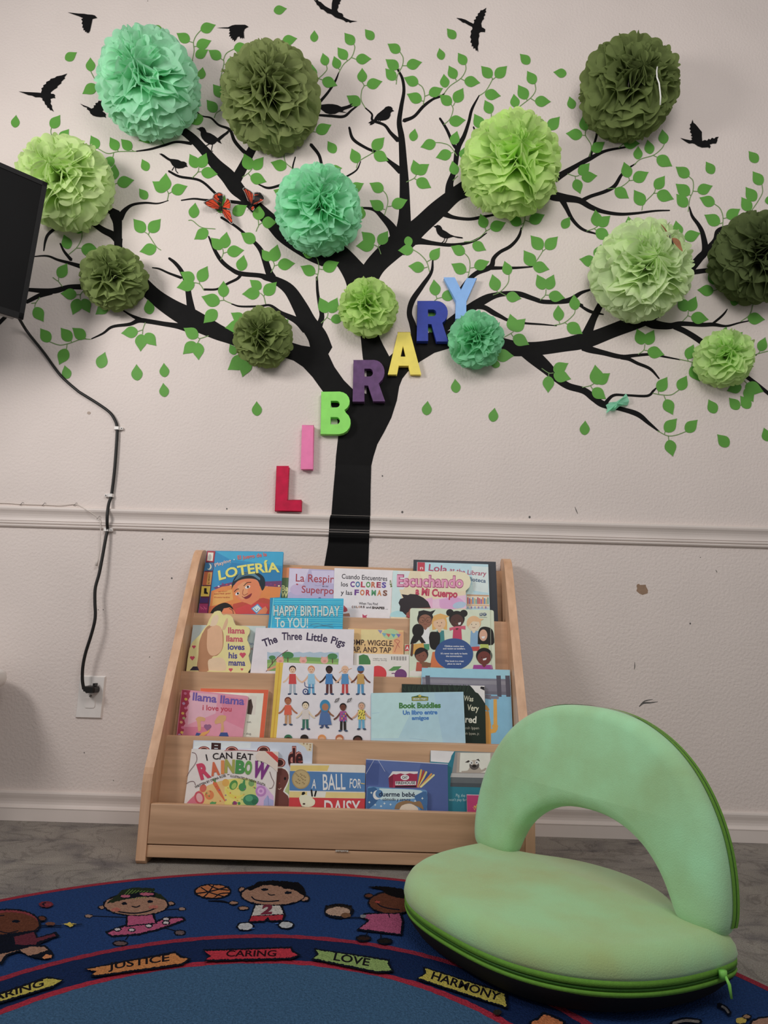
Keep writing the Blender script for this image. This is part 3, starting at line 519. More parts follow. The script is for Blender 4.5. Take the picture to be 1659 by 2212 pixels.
# ------------------------------------------------------------------ pom-poms
def tissue(h):
    n = 'tissue_' + h
    if n in MATS: return MATS[n]
    m = bpy.data.materials.new(n); m.use_nodes = True; N = m.node_tree.nodes; L = m.node_tree.links
    N.remove(N['Principled BSDF']); out = N['Material Output']
    tc = N.new('ShaderNodeTexCoord'); no = N.new('ShaderNodeTexNoise'); no.inputs['Scale'].default_value = 14; no.inputs['Detail'].default_value = 4
    L.new(tc.outputs['Object'], no.inputs['Vector'])
    cr = N.new('ShaderNodeValToRGB'); c = lin(h, 1.15)
    cr.color_ramp.elements[0].position = .3; cr.color_ramp.elements[1].position = .7
    cr.color_ramp.elements[0].color = (*[x*0.9 for x in c], 1); cr.color_ramp.elements[1].color = (*[min(1, x*1.12) for x in c], 1)
    L.new(no.outputs['Fac'], cr.inputs[0])
    d = N.new('ShaderNodeBsdfDiffuse'); t = N.new('ShaderNodeBsdfTranslucent'); x = N.new('ShaderNodeMixShader'); x.inputs[0].default_value = 0.45
    L.new(cr.outputs[0], d.inputs[0]); L.new(cr.outputs[0], t.inputs[0]); L.new(d.outputs[0], x.inputs[1]); L.new(t.outputs[0], x.inputs[2])
    bn = N.new('ShaderNodeTexNoise'); bn.inputs['Scale'].default_value = 60; L.new(tc.outputs['Object'], bn.inputs['Vector'])
    bp = N.new('ShaderNodeBump'); bp.inputs['Strength'].default_value = 0.35; bp.inputs['Distance'].default_value = 0.004
    L.new(bn.outputs['Fac'], bp.inputs['Height']); L.new(bp.outputs[0], d.inputs['Normal'])
    L.new(x.outputs[0], out.inputs[0]); MATS[n] = m; return m
def pom(label, px, py, rpx, h, slit, off, seed):
    rnd = random.Random(seed)
    prot = 0.60                                    # how far its middle stands off the wall, in radii
    R = rpx*(at_y(px+1, py).x - at_y(px, py).x)
    for _ in range(3):
        c = at_y(px, py, -prot*R); R = rpx*(at_y(px+1, py, -prot*R).x - c.x)
    root = empty('tissue_pom_pom', (c.x, 0, c.z), label, 'paper pom-pom', 'tissue paper pom-poms')
    s0 = radians(slit); mb = MB()
    view = (CAMP - c).normalized(); pole = (Vector((0, -1, 0))*0.75 + view*0.25 + Vector((rnd.uniform(-.12, .12), 0, rnd.uniform(-.12, .12)))).normalized()
    ex = Vector((1, 0, 0)); ex = (ex - pole*ex.dot(pole)).normalized(); ez = pole.cross(ex)
    if ez.z < 0: ez = -ez
    big = R > 0.1
    K = 18 if big else 13; verts = []; faces = []
    for k in range(K):
        q = k/(K-1); th = radians(7 + 106*q**0.92)
        edge = R*(0.80 + 0.20*min(1, q*2.2))*rnd.uniform(.97, 1.03)
        rin = R*(0.16 + 0.30*q)
        n = 4 + int(5*q) + rnd.randint(0, 1); A = 0.25*(1-q)**1.3 + 0.045; ph = rnd.uniform(0, 6.28); ph2 = rnd.uniform(0, 6.28); ph3 = rnd.uniform(0, 6.28); n3 = rnd.randint(2, 4)
        m = max(6, int(2*pi*R*max(.3, sin(th))/(0.027 if big else 0.024)))
        NP = max(96, m*7); NT = 6; base = len(verts)
        dents = [(rnd.uniform(0, 6.28), rnd.uniform(.15, .35), rnd.uniform(-.10, .06)) for _ in range(7)]
        for i in range(NP):
            f = 2*pi*i/NP
            sc = abs(sin(m*f/2 + ph))**0.55
            el = 1 + 0.38*(1-q)*cos(2*(f - s0))
            wave = A*sin(n*f + ph) + 0.35*A*sin((n+3)*f + ph2) + 0.06*sin(n3*f + ph3)
            dn = sum(a*math.exp(-((f-p+pi) % (2*pi)-pi)**2/w**2) for p, w, a in dents)
            for j in range(NT):
                t = j/(NT-1)
                tt = th*el*(0.62 + 0.38*t**1.3) + wave*t**1.4
                ff = f + 0.12*sin((n+2)*f + ph2)*t/(0.4+sin(th))
                r = rin + (edge*(1 + dn) - rin)*t
                if j == NT-1: r -= 0.075*R*(1-sc)*(1.15 if big else 1.5); tt += 0.05*sin(m*f*0.5 + ph3)
                tt = max(0.02, tt)
                p = c + (pole*cos(tt) + (ex*cos(ff) + ez*sin(ff))*sin(tt))*r
                if p.y > -0.006: p.y = -0.006 - 0.002*rnd.random()
                verts.append(p)
        for i in range(NP):
            for j in range(NT-1):
                a = base + i*NT + j; b = base + ((i+1) % NP)*NT + j
                faces.append((a, b, b+1, a+1))
    mb.add(verts, faces, tissue(h), True)
    o = mb.build('tissue_petals', root)
    return root, c, R
POM = {}
for i, (label, px, py, r, h, slit, off) in enumerate(POMS): POM[i] = pom(label, px, py, r, h, slit, off, 100+i)
# the white string hanging over the dark olive pom-pom
root, c, R = POM[5]
mb = MB(); pts = []
for x, y in ((968, 368), (976, 400), (970, 440), (972, 480), (985, 515), (990, 560), (994, 600), (992, 650)):
    q = rp('C', x, y); p = at_y(*q, -0.1); dx, dz = p.x-c.x, p.z-c.z
    yy = c.y - math.sqrt(max(0.0004, (1.02*R)**2 - dx*dx - dz*dz)) - 0.004; pts.append(at_y(*q, yy))
tube(mb, pts, 0.0021, pm('white_string', (0.85, 0.84, 0.82), .05, 300)); tag(mb.build('string', root), 'loose white string')
# torn scrap of mint tissue left on the lower right branch
mb = MB(); rnd = random.Random(3); scr = [(655,1190),(680,1172),(720,1168),(755,1145),(780,1117),(790,1135),(800,1165),(790,1190),(760,1190),(735,1200),(712,1222),(680,1225),(657,1240),(665,1215)]
cx, cy = 725, 1180; v = [at_y(*rp('F', cx, cy), -0.020)]; n = len(scr)
for k, f in ((.5, 0.016), (1, 0.008)):
    for x, y in scr: v.append(at_y(*rp('F', cx+(x-cx)*k, cy+(y-cy)*k), -f - rnd.uniform(-.006, .009)))
fs = [(0, 1+i, 1+(i+1) % n) for i in range(n)] + [(1+i, 1+n+i, 1+n+(i+1) % n, 1+(i+1) % n) for i in range(n)]
mb.add(v, fs, tissue('9adfc0'), False)
tag(mb.build('tissue_scrap', None, v[0]), 'torn scrap of mint tissue paper stuck on the lower right branch', 'paper scrap')

# ------------------------------------------------------------------ the wooden letters
def letter(name, label, hexc, outer, holes=(), depth=0.017, wear=0.05):
    root = empty('wooden_letter', at_y(*rp('P', *outer[0])), label, 'letter', 'coloured wall letters')
    mt = pm('letter_paint_' + hexc, lin(hexc, 1.38), wear, 45, 0.5, 0.15, 150, 0.001)
    mb = MB(); loops = [outer] + list(holes); yf = -depth-0.0035
    P = [at_y(*rp('P', *q), yf) for l in loops for q in l]; n = len(P)
    B = [Vector((p.x, -0.0035, p.z)) for p in P]; t = tess(loops)
    # bevelled rim: the front face sits a little inside the sides
    fs = [tuple(f) for f in t] + [tuple(i+n for i in f)[::-1] for f in t]; k = 0
    for l in loops:
        m = len(l)
        for i in range(m): fs.append((k+i, k+(i+1) % m, n+k+(i+1) % m, n+k+i))
        k += m
    mb.add(P + B, fs, mt); o = mb.build('letter_' + name, root)
    mod = o.modifiers.new('rounded edge', 'BEVEL'); mod.width = 0.0012; mod.segments = 2; mod.limit_method = 'ANGLE'; mod.angle_limit = radians(50)
    return root
def arc(cx, cy, rx, ry, a0, a1, n=7): return [(cx + rx*cos(radians(a0+(a1-a0)*i/n)), cy + ry*sin(radians(a0+(a1-a0)*i/n))) for i in range(n+1)]
letter('L', 'crimson red wooden letter L, lowest of the letters, above the rail', 'b00838', [(113,1325),(187,1325),(180,1540),(268,1540),(266,1608),(100,1608)], wear=.12)
letter('I', 'pink wooden letter I, second lowest of the letters', 'd4739f', [(276,1063),(347,1063),(340,1340),(268,1340)])
letter('B', 'light green wooden letter B beside the trunk', '82cc5f', [(397,848)] + arc(515,910,64,62,-90,62) + arc(512,1043,73,75,-55,90) + [(392,1118)],
       [[(458,906)] + arc(494,927,21,21,-90,90,8) + [(458,948)], [(457,1010)] + arc(494,1033,22,23,-90,90,8) + [(456,1056)]])
letter('R', 'worn purple wooden letter R on the trunk', '54375f', [(603,645)] + arc(735,722,67,77,-90,55,9) + [(765,795),(804,908),(730,908),(697,808),(673,808),(672,910),(598,910)],
       [[(673,700)] + arc(706,725,22,25,-90,90,8) + [(673,750)]], wear=.2)
letter('A', 'yellow wooden letter A between the two letters R', 'e0c55c', [(888,467),(965,467),(1034,735),(968,735),(954,682),(893,682),(879,735),(826,735)], [[(920,556),(937,622),(905,622)]], depth=0.012)
letter('R', 'dark blue wooden letter R below the Y', '22348a', [(1013,267)] + arc(1135,342,72,75,-90,58,9) + [(1172,408),(1208,525),(1135,525),(1103,415),(1080,415),(1080,522),(1008,522)],
       [[(1080,322)] + arc(1112,343,21,21.5,-90,90,8) + [(1080,365)]], depth=0.018, wear=.1)
letter('Y', 'pale blue wooden letter Y, topmost of the letters', '7ba3da', [(1183,118),(1250,118),(1290,195),(1330,122),(1390,122),(1325,270),(1322,378),(1257,378),(1258,268)], depth=0.014)

# ------------------------------------------------------------------ butterflies
om = pm('monarch_orange', lin('c4401f', 1.3), .25, 120, .6); bk = pm('monarch_black', (0.012, 0.009, 0.009), .2, 60, .6); wh = pm('monarch_white', (.6, .55, .52), .1, 60, .7); br = pm('wing_underside', lin('7a5236', 1.4), .2, 90, .7)
def butterfly(reg, label, hinge, wings, base_y, lift, mats=(om, bk, wh), feel=()):
    """wings rise from the hinge line; each is a thin bent sheet with veins and dots on it"""
    h0, h1 = hinge; root = empty('butterfly', at_y(*rp(reg, *h0), base_y), label, 'butterfly', 'paper butterflies')
    L = hypot(h1[0]-h0[0], h1[1]-h0[1]); nx, ny = -(h1[1]-h0[1])/L, (h1[0]-h0[0])/L
    def mp(reg_, x, y, e):
        d = abs((x-h0[0])*nx + (y-h0[1])*ny); s = REG[reg][2]
        return at_y(*rp(reg, x, y), base_y - lift*min(1.3, d/240.0) - e)
    for pts in wings:
        mb = MB(); p = pts; cx = sum(q[0] for q in p)/len(p); cy = sum(q[1] for q in p)/len(p)
        hx, hy = min(p, key=lambda q: abs((q[0]-(h0[0]+h1[0])/2)) + abs(q[1]-(h0[1]+h1[1])/2))
        mb.add([mp(reg, *q, 0) for q in p], tess([p]), mats[1])
        if mats[0] is not mats[1]:
            inner = [(cx+(q[0]-cx)*.84 + (hx-cx)*.06, cy+(q[1]-cy)*.84 + (hy-cy)*.06) for q in p]
            mb.add([mp(reg, *q, .0004) for q in inner], tess([inner]), mats[0])
            for q in inner[1::2]:
                v, f = band([(hx, hy, 5), ((hx+q[0])/2+4, (hy+q[1])/2, 7), (*q, 12)]); mb.add([mp(reg, *z, .0008) for z in v], f, mats[1])
            for i, q in enumerate(p):
                z = p[(i+1) % len(p)]
                for t in (.1, .3, .5, .7, .9):
                    a, b = q[0]+(z[0]-q[0])*t, q[1]+(z[1]-q[1])*t
                    if hypot(a-hx, b-hy) < 110: continue
                    a, b = a+(cx-a)*.075, b+(cy-b)*.075; o = [(a+6*cos(k*pi/3), b+5*sin(k*pi/3)) for k in range(6)]
                    mb.add([mp(reg, *w, .0009) for w in o], [tuple(range(6))], mats[2])
        mb.build('wing', root)
    mb = MB(); tube(mb, [at_y(*rp(reg, h0[0]+(h1[0]-h0[0])*t, h0[1]+(h1[1]-h0[1])*t), base_y-.002) for t in (0, .2, .5, .8, 1)], [.0008, .0018, .0024, .0018, .001], bk, 8)
    for a in feel: tube(mb, [at_y(*rp(reg, *a[0]), base_y-.002), at_y(*rp(reg, *a[1]), base_y-.004)], .0005, bk, 5)
    mb.build('body', root)
butterfly('Q', 'red monarch butterfly ornament, the lower left one on the branch', ((545,440),(512,625)), [[(528,540),(500,572),(450,580),(400,575),(330,550),(270,520),(225,490),(178,448),(190,425),(240,395),(300,368),(365,350),(450,420)], [(540,470),(480,440),(360,350),(365,310),(395,262),(435,245),(485,230),(530,238),(572,268),(575,310),(560,380),(552,430)],
          [(538,535),(570,490),(610,410),(635,360),(652,347),(680,358),(705,385),(722,420),(730,500),(722,575),(640,560)], [(535,545),(640,565),(716,585),(730,640),(745,700),(760,780),(772,840),(755,872),(725,858),(690,815),(640,770),(600,735),(570,680),(545,610)]], -.008, .016, feel=(((515,620),(435,665)), ((517,622),(520,690))))
butterfly('Q', 'red monarch butterfly ornament, the upper right one on the limb', ((1150,470),(1100,545)), [[(1140,500),(1095,440),(1060,400),(1040,345),(1018,285),(990,215),(952,160),(975,135),(1002,130),(1040,155),(1085,182),(1130,210),(1168,248),(1180,300),(1178,380),(1165,450)], [(1165,490),(1185,400),(1185,300),(1178,255),(1205,232),(1250,225),(1300,235),(1345,262),(1380,300),(1402,355),(1392,385),(1340,420),(1280,455),(1220,490)],
          [(1100,500),(1160,495),(1200,520),(1195,560),(1170,605),(1120,580),(1080,550)]], -.008, .018, feel=(((1100,545),(1050,595)),))
butterfly('V', 'brown butterfly ornament standing on the large pale lime pom-pom', ((272,200),(350,372)), [[(165,75),(205,112),(240,152),(275,205),(300,285),(285,275),(260,250),(255,222),(225,165),(190,115)], [(322,290),(345,278),(390,285),(425,308),(445,335),(458,390),(482,465),(470,470),(430,435),(385,385),(350,345),(330,315)]], -.192, .016, (br, br, br), (((300,270),(310,230)),))

# ------------------------------------------------------------------ wooden book display rack
def wood(name, stretch, a, b):
    m = pm(name, a, .1, 3.5, .38, .08, 90, .0006, spec=.4, detail=8, rgb2=b, stretch=stretch); return m
maple_x = wood('maple_horizontal', (1.0, 14, 14), lin('b59071', 1.3), lin('c8a281', 1.3))
maple_z = wood('maple_upright', (14, 14, 1.2), lin('c09676', 1.3), lin('d3ab8b', 1.3))
XL, XR = -0.5165, 0.3385; TH = 0.0205
rack = empty('book_display_rack', ((XL+XR)/2, -0.17, 0), 'maple wood tiered display rack holding picture books against the wall', 'bookcase')
SIDE = [(-0.017, 0.0), (-0.318, 0.0), (-0.326, 0.008), (-0.327, 0.150), (-0.3262, 0.168), (-0.3235, 0.184), (-0.319, 0.197), (-0.313, 0.209), (-0.306, 0.2225), (-0.104, 0.643), (-0.094, 0.664), (-0.085, 0.682), (-0.076, 0.697), (-0.065, 0.708), (-0.052, 0.7135), (-0.040, 0.7145), (-0.025, 0.7145), (-0.017, 0.706)]
def slab(mb, prof, x0, x1, mt):
    n = len(prof); v = [(x0, y, z) for y, z in prof] + [(x1, y, z) for y, z in prof]
    t = tess([prof]); fs = [tuple(f) for f in t] + [tuple(i+n for i in f)[::-1] for f in t] + [(i, (i+1) % n, n+(i+1) % n, n+i) for i in range(n)]
    mb.add(v, fs, mt)
for x0 in (XL, XR-TH):
    mb = MB(); slab(mb, SIDE, x0, x0+TH, maple_z); o = mb.build('side_panel', rack)
    bv = o.modifiers.new('rounded', 'BEVEL'); bv.width = 0.0085; bv.segments = 4; bv.limit_method = 'ANGLE'; bv.angle_limit = radians(50)
xi0, xi1 = XL+TH, XR-TH
SL = 0.19                                            # boards and books lean back by this much per metre of height
LEDGE = [(y, at_y(px, py, y).z) for y, px, py in ((-0.0989, 755, 1333.5), (-0.168, 755, 1460.5), (-0.243, 742, 1600))]
mb = MB(); slab(mb, [(-0.028, at_y(790, 1225, -.028).z), (-0.018, at_y(790, 1225, -.028).z), (-0.018, 0.03), (-0.028, 0.03)], xi0, xi1, maple_x); mb.build('back_panel', rack)
for i, (y, z) in enumerate(LEDGE):
    zb = z - 0.150; yb = y - SL*0.150
    mb = MB(); slab(mb, [(y, z), (y+.0125, z), (yb+.0125, zb), (yb, zb)], xi0, xi1, maple_x); o = mb.build('tier_board', rack)
    bv = o.modifiers.new('soft', 'BEVEL'); bv.width = .002; bv.segments = 2; bv.limit_method = 'ANGLE'
SHZ = [0.490, 0.345, 0.205, 0.075]
SHY = [(-0.0989-SL*.06, -0.034), (-0.168-SL*.06, -0.115), (-0.243-SL*.06, -0.19), (-0.318, -0.27)]
for z, (ya, yb) in zip(SHZ, SHY):
    mb = MB(); box(mb, xi0, xi1, ya+.004, yb+.006, z-.012, z, maple_x); mb.build('shelf', rack)
mb = MB(); box(mb, xi0, xi1, -0.3255, -0.311, 0.0415, 0.1235, maple_x, .002); mb.build('front_panel', rack)
mb = MB(); box(mb, xi0, xi1, -0.3235, -0.306, 0.0145, 0.0395, maple_x, .0015); o = mb.build('bottom_rail', rack)
mb = MB()
for k in range(7): box(mb, 0.0-.09+.004*k, -.0865+.004*k, -.327, -.3238, .0385+.0004*(k % 3), .0405, pm('chipped_edge', (.7, .65, .58), .05), 0)
mb.build('chipped_edge', o)

# ------------------------------------------------------------------ picture books
ROWN = [(-0.037, 0.682), (-0.1090, 0.544), (-0.1785, 0.3965), (-0.2535, 0.2555)]; STEP = (0.0072, 0.009, 0.0080, 0.009)
nrm = Vector((0, -1, SL)).normalized()               # books face the room and lean back
papr = pm('page_edges', (0.72, 0.68, 0.60), .06, 400, .8)
def book(name, label, row, layer, corners, hexc, reg='X', thick=0.0075, radius=0, outline=None, hard=False, ext=0.045, spine=None, gloss=.4):
    if row == 0: thick = min(thick, .0065) if layer != 2 or thick < .009 else thick
    y0, z0 = ROWN[row]; P0 = Vector((0, y0 - STEP[row]*layer, z0))
    def mp(px, py, off): return on_plane(px, py, P0 + nrm*off, nrm)
    if outline is None:
        tl, tr, br_, bl = [rp(reg, *c) for c in corners]
        # carry both sides on below the ledge, down into the slot
        def dn(a, b):
            k = 38.0/(b[1]-a[1]); return (b[0]+(b[0]-a[0])*k, b[1]+(b[1]-a[1])*k)
        pts = [tl, tr, dn(tr, br_), dn(tl, bl)]
        if radius:
            out = []
            for i, p in enumerate(pts):
                if i > 1: out.append(p); continue
                q, s = pts[i-1], pts[(i+1) % 4]
                d1, d2 = hypot(q[0]-p[0], q[1]-p[1]), hypot(s[0]-p[0], s[1]-p[1])
                a = (p[0]+(q[0]-p[0])*radius/d1, p[1]+(q[1]-p[1])*radius/d1); b = (p[0]+(s[0]-p[0])*radius/d2, p[1]+(s[1]-p[1])*radius/d2)
                for t in (0, .2, .4, .6, .8, 1): out.append(((1-t)**2*a[0]+2*t*(1-t)*p[0]+t*t*b[0], (1-t)**2*a[1]+2*t*(1-t)*p[1]+t*t*b[1]))
            pts = out
    else: pts = [rp(reg, *q) for q in outline]
    F = [mp(*p, 0) for p in pts]
    if outline is None:                              # stand each book on its shelf
        k = len(F)
        for i, j in ((k-2, k-3 if not radius else None), (k-1, 0 if not radius else None)):
            top = mp(*(tr if i == k-2 else tl), 0); d = F[i] - top
            F[i] = top + d*((SHZ[row] + .0035 - top.z)/d.z)
    bot = min(p.z for p in F); c = sum(F, Vector())/len(F)
    root = empty('picture_book', (c.x, c.y, bot), label, 'book', 'picture books on the display rack')
    t2 = tess([pts]); n = len(pts)
    def board(mb, off0, off1, m, sh=1.0, mside=None):
        A = [c + (p-c)*sh + nrm*off0 for p in F]; B = [c + (p-c)*sh + nrm*off1 for p in F]
        mb.add(A + B, [tuple(f) for f in t2] + [tuple(i+n for i in f) for f in t2], m)
        mb.add(A + B, [(i, (i+1) % n, n+(i+1) % n, n+i) for i in range(n)], mside or m)
    cm = ink(hexc, gloss, 'cover%d' % int(gloss*100)); mb = MB(); e = 0.0022 if hard else 0.0006
    board(mb, 0, -e, cm); board(mb, -thick+e, -thick, cm)
    if spine:
        mb.add([F[0], F[-1], F[-1] - nrm*thick, F[0] - nrm*thick], [(0, 1, 2, 3)], ink(spine))
    sheet = Sheet(mp, reg, mb=mb)
    pg = MB(); board(pg, -e, -thick+e, papr, 0.985 if hard else 0.997)
    def done():
        o = mb.build('cover', root); pg.build('pages', root); return root
    sheet.done = done; return sheet
SK, DK, TN = 'd9a98a', '3a2722', 'b77f5a'
def kid(s, x, y, h, skin, hair, top, legs, shoe='3b4a66', arms=True, hr=1.0):
    """tiny generic standing child, feet at y, drawn h tall"""
    s.line(legs, h*.09, (x-h*.06, y-h*.42), (x-h*.07, y-h*.03)); s.line(legs, h*.09, (x+h*.06, y-h*.42), (x+h*.07, y-h*.03))
    s.line(shoe, h*.06, (x-h*.07, y-h*.01), (x-h*.15, y)); s.line(shoe, h*.06, (x+h*.07, y-h*.01), (x+h*.15, y))
    if arms:
        s.line(skin, h*.055, (x-h*.1, y-h*.66), (x-h*.22, y-h*.5), (x-h*.33, y-h*.42)); s.line(skin, h*.055, (x+h*.1, y-h*.66), (x+h*.22, y-h*.5), (x+h*.33, y-h*.42))
    s.poly(top, (x-h*.11, y-h*.72), (x+h*.11, y-h*.72), (x+h*.14, y-h*.36), (x-h*.14, y-h*.36))
    s.ell(hair, x, y-h*.89, h*.125*hr, h*.125); s.ell(skin, x, y-h*.85, h*.105, h*.115)
    s.ell('2a1c18', x-h*.04, y-h*.87, h*.012, h*.014, n=8); s.ell('2a1c18', x+h*.04, y-h*.87, h*.012, h*.014, n=8); s.line('7c3a30', h*.014, (x-h*.03, y-h*.80), (x, y-h*.79), (x+h*.03, y-h*.80))
# --- top row
s = book('', 'pale green and orange paperback, mostly hidden, second in the top row', 0, 0, [(606,1226),(652,1226),(646,1331),(600,1331)], '58704a')
s.poly('d9834f', (606,1226),(652,1226),(651,1248),(605,1248)); s.reg = 'c'; s.text('ded68a', 'Ba', 858, 480, 925, 485, 48, .03); s.text('ded68a', 'W', 856, 535, 920, 540, 50, .03); s.done()
s = book('', 'violet paperback lettered La Respir, third in the top row', 0, 1, [(625,1227),(738,1232),(733,1331),(619,1329)], 'aba3c4')
s.reg = 'c'; s.poly('c3bcd4', (935,283),(1110,287),(1060,420),(925,500)); s.poly('bdb6d2', (1130,300),(1340,305),(1330,420),(1150,380)); s.ell('b8a6c6', 1010, 470, 70, 50)
s.text('9e3f4c', 'La Respir', 990, 398, 1332, 410, 68, .012); s.text('9e3f4c', 'Superpo', 1042, 498, 1330, 512, 62, .014); s.text('4a4a6a', 'es mi', 1228, 447, 1280, 450, 17, .02); s.ell('a84a58', 1003, 424, 10, 7, 20)
s.line('8f86b0', 3, (1160,430),(1190,436),(1220,430)); s.ell('6c6490', 1205, 547, 12, 8); s.done()
s = book('', 'black cloth book behind the pale blue one at the right end of the top row', 0, 0, [(893.5,1209),(1071,1213.5),(1076,1341),(890,1336)], '1d2430', hard=True, thick=.0085); s.done()
s = book('', 'pale blue library book with a red corner tag, right end of top row', 0, 1, [(901,1214),(1054.5,1219),(1059,1339),(898,1336)], 'a5c8d8')
s.reg = 'd'; s.poly('c2dbe2', (990,260),(1140,270),(1140,500),(1000,480)); s.poly('b6d3dc', (900,420),(1000,430),(1010,510),(940,510))
s.poly('b5243f', (505,225),(572,228),(570,330),(503,330)); s.text('e9b8b8', 'n', 528, 290, 556, 290, 30)
s.text('a23b5c', 'Lola', 603, 300, 770, 318, 58, .02, jit=1); s.text('a23b5c', 'at the Library', 792, 318, 1120, 352, 40, .016, arc=-6); s.text('2f4f74', 'biblioteca', 905, 385, 1116, 410, 34, .02)
s.poly('b98f6c', (946,513),(1145,520),(1145,534),(946,528)); s.poly('d8c9b4', (946,528),(1145,534),(1145,640),(946,640))
for i in range(13):
    x = 950 + 15*i; s.poly(['c04a4a', '8a5a9a', 'd0713e', '5a7fae', 'b2a06a', '6a9a8a', 'a03a5a'][i % 7], (x, 540 + 8*(i % 3)), (x+12, 541 + 8*(i % 3)), (x+13, 600), (x+1, 600))
s.poly('c9a988', (946,603),(1150,608),(1150,620),(946,615))
for i in range(12): s.poly(['7f9ac0', 'c9b8a0', '8e6fa6', 'a8c0cc'][i % 4], (950+16*i, 622+5*(i % 2)), (963+16*i, 623+5*(i % 2)), (963+16*i, 640), (950+16*i, 640))
s.done()
s = book('', 'bright blue picture book with a woman in red, left end of the top row', 0, 2, [(447,1189.5),(612,1192),(604,1327),(427.5,1324.5)], '1f86b8', thick=.010, hard=True, spine='7a1f3a')
s.reg = 'c'; s.poly('2a9cc4', (270,130),(880,135),(870,260),(400,200)); s.poly('1878ac', (420,230),(860,280),(850,420),(300,420))
s.poly('6d3a68', (250,455),(330,425),(420,405),(700,400),(865,392),(862,450),(700,440),(300,480)); 
for i in range(16): s.ell(['c8b8d8', '7d3f7a', 'b23a4e', 'e0c890'][i % 4], 300 + 36*i, 442 - 8*((i*7) % 4) + (0 if i < 8 else 4), 9, 7)
s.poly('d97c35', (235,485),(330,445),(440,430),(700,440),(860,450),(848,540),(760,545),(755,690),(210,690)); s.poly('e59a48', (260,500),(420,470),(430,560),(240,620)); s.poly('c9622e', (215,620),(420,600),(420,690),(205,690))
s.poly('b5412e', (430,600),(560,570),(700,545),(760,560),(752,690),(400,690)); s.poly('c23838', (460,640),(620,580),(745,600),(745,690),(440,690))
s.poly('d57a4a', (600,500),(690,480),(660,560),(590,610),(545,590)); s.poly('d9774a', (440,430),(480,390),(560,370),(640,385),(668,440),(660,510),(620,570),(545,590),(480,560),(440,500), curve=4); s.poly('e38d5c', (470,440),(540,400),(560,500),(520,560),(470,520), curve=4)
s.poly('1b2a33', (415,470),(425,400),(455,350),(510,318),(580,308),(650,320),(700,355),(716,400),(712,450),(690,480),(672,440),(645,385),(580,372),(510,380),(455,405),(430,440), curve=4)
for k in range(5): s.line('4c7a92', 5, (440+8*k,392-12*k),(520,350-9*k),(600,345-6*k),(670,385-4*k))
s.ell('eee6dc', 560, 448, 24, 13, -20); s.ell('20130f', 562, 447, 10, 11); s.ell('eee6dc', 468, 508, 20, 12, -30); s.ell('20130f', 472, 506, 9, 10); s.line('2a1712', 6, (525,438),(555,410),(590,405)); s.line('2a1712', 6, (440,490),(460,470),(480,465))
s.line('8d3f28', 5, (520,470),(515,510),(535,520),(560,505)); s.poly('7c2430', (518,542),(550,530),(596,508),(580,540),(545,555), curve=3); s.line('7c2430', 4, (510,530),(530,542),(596,505))
s.poly('17120f', (220,690),(250,640),(300,605),(360,588),(410,612),(430,650),(395,640),(350,640),(320,690), curve=3); s.poly('d9774a', (320,690),(345,640),(400,630),(440,660),(455,690)); s.line('20130f', 5, (395,640),(425,660),(432,690))
s.poly('4a8cc0', (590,640),(650,597),(690,640),(640,690)); s.poly('bfe0ea', (602,642),(648,608),(678,640),(640,676)); s.line('203a50', 4, (620,640),(640,660),(655,640)); s.poly('d9774a', (690,640),(720,620),(740,650),(725,690),(640,690),(665,660))
s.text('d05a4c', 'El juego de la', 472, 203, 733, 172, 34, .02, arc=-3); s.text('dcb0a0', 'Playing', 268, 265, 414, 220, 30, .018, arc=4); s.ell('d8e4ea', 438, 203, 5, 5)
s.text('f0cc5c', 'LOTERÍA', 300, 365, 845, 292, 82, .03, arc=22, shear=0); s.text('b04f2c', 'por', 300, 492, 380, 490, 12, 0); s.text('b04f2c', 'escrito por', 258, 515, 410, 510, 15, .01); s.text('b04f2c', 'ilustrado', 260, 545, 400, 545, 12, .005)
s.poly('5c2340', (197,124),(270,126),(205,690),(118,690)); s.poly('a3303c', (197,124),(270,126),(258,222),(187,220)); s.poly('d9d2c4', (205,138),(254,140),(246,214),(196,212)); s.ell('a8a8a4', 222, 180, 14, 28); s.poly('2e6f9c', (185,230),(256,230),(246,300),(172,302)); s.ell('e6ddba', 214, 266, 22, 28); s.ell('2e6f9c', 206, 262, 18, 24)
s.poly('b8603a', (170,312),(245,312),(230,430),(152,430)); s.poly('d99a42', (204,318),(240,318),(228,428),(190,428)); s.text('3a1a16', 'EL VENADO', 218, 420, 226, 328, 14, .02); s.poly('d8b83c', (148,440),(226,440),(214,532),(138,532)); s.poly('15120f', (170,458),(192,458),(192,490),(205,502),(202,512),(168,508)); s.poly('45306a', (136,545),(208,545),(202,590),(128,590)); s.poly('9c2f66', (128,598),(204,598),(198,688),(116,688))
for i in range(6): s.line('d9608c', 4, (135+10*i, 620+9*(i % 3)), (145+10*i, 650-7*(i % 2)))
s.done()
s = book('', 'white paperback with coloured block capitals in the middle of the top row', 0, 2, [(722.5,1227),(850,1232),(847,1335),(719,1331)], 'd9cfd6')
s.reg = 'c'; s.text('24202a', 'Cuando Encuentres', 1402, 372, 1810, 394, 42, .012); s.text('24202a', 'los', 1397, 442, 1458, 444, 40, .012); s.text('24202a', 'y las', 1393, 515, 1496, 520, 40, .012)
for wd, xs, cs, y in (('COLORES', 1478, ['6a3f8c', '3a6f9c', 'b03048', '4a8a4a', 'b8603a', '9a3050', '5a4a9c'], 445), ('FORMAS', 1515, ['6a3f8c', 'c06a38', 'b03048', '3a8a5a', 'c0783a', '7a4a3a'], 518)):
    for i, ch in enumerate(wd): x = xs + (47 if wd == 'COLORES' else 51)*i; s.text(cs[i], ch, x, y+2*i*.6, x+40, y+2*i*.6+2, 46, .045)
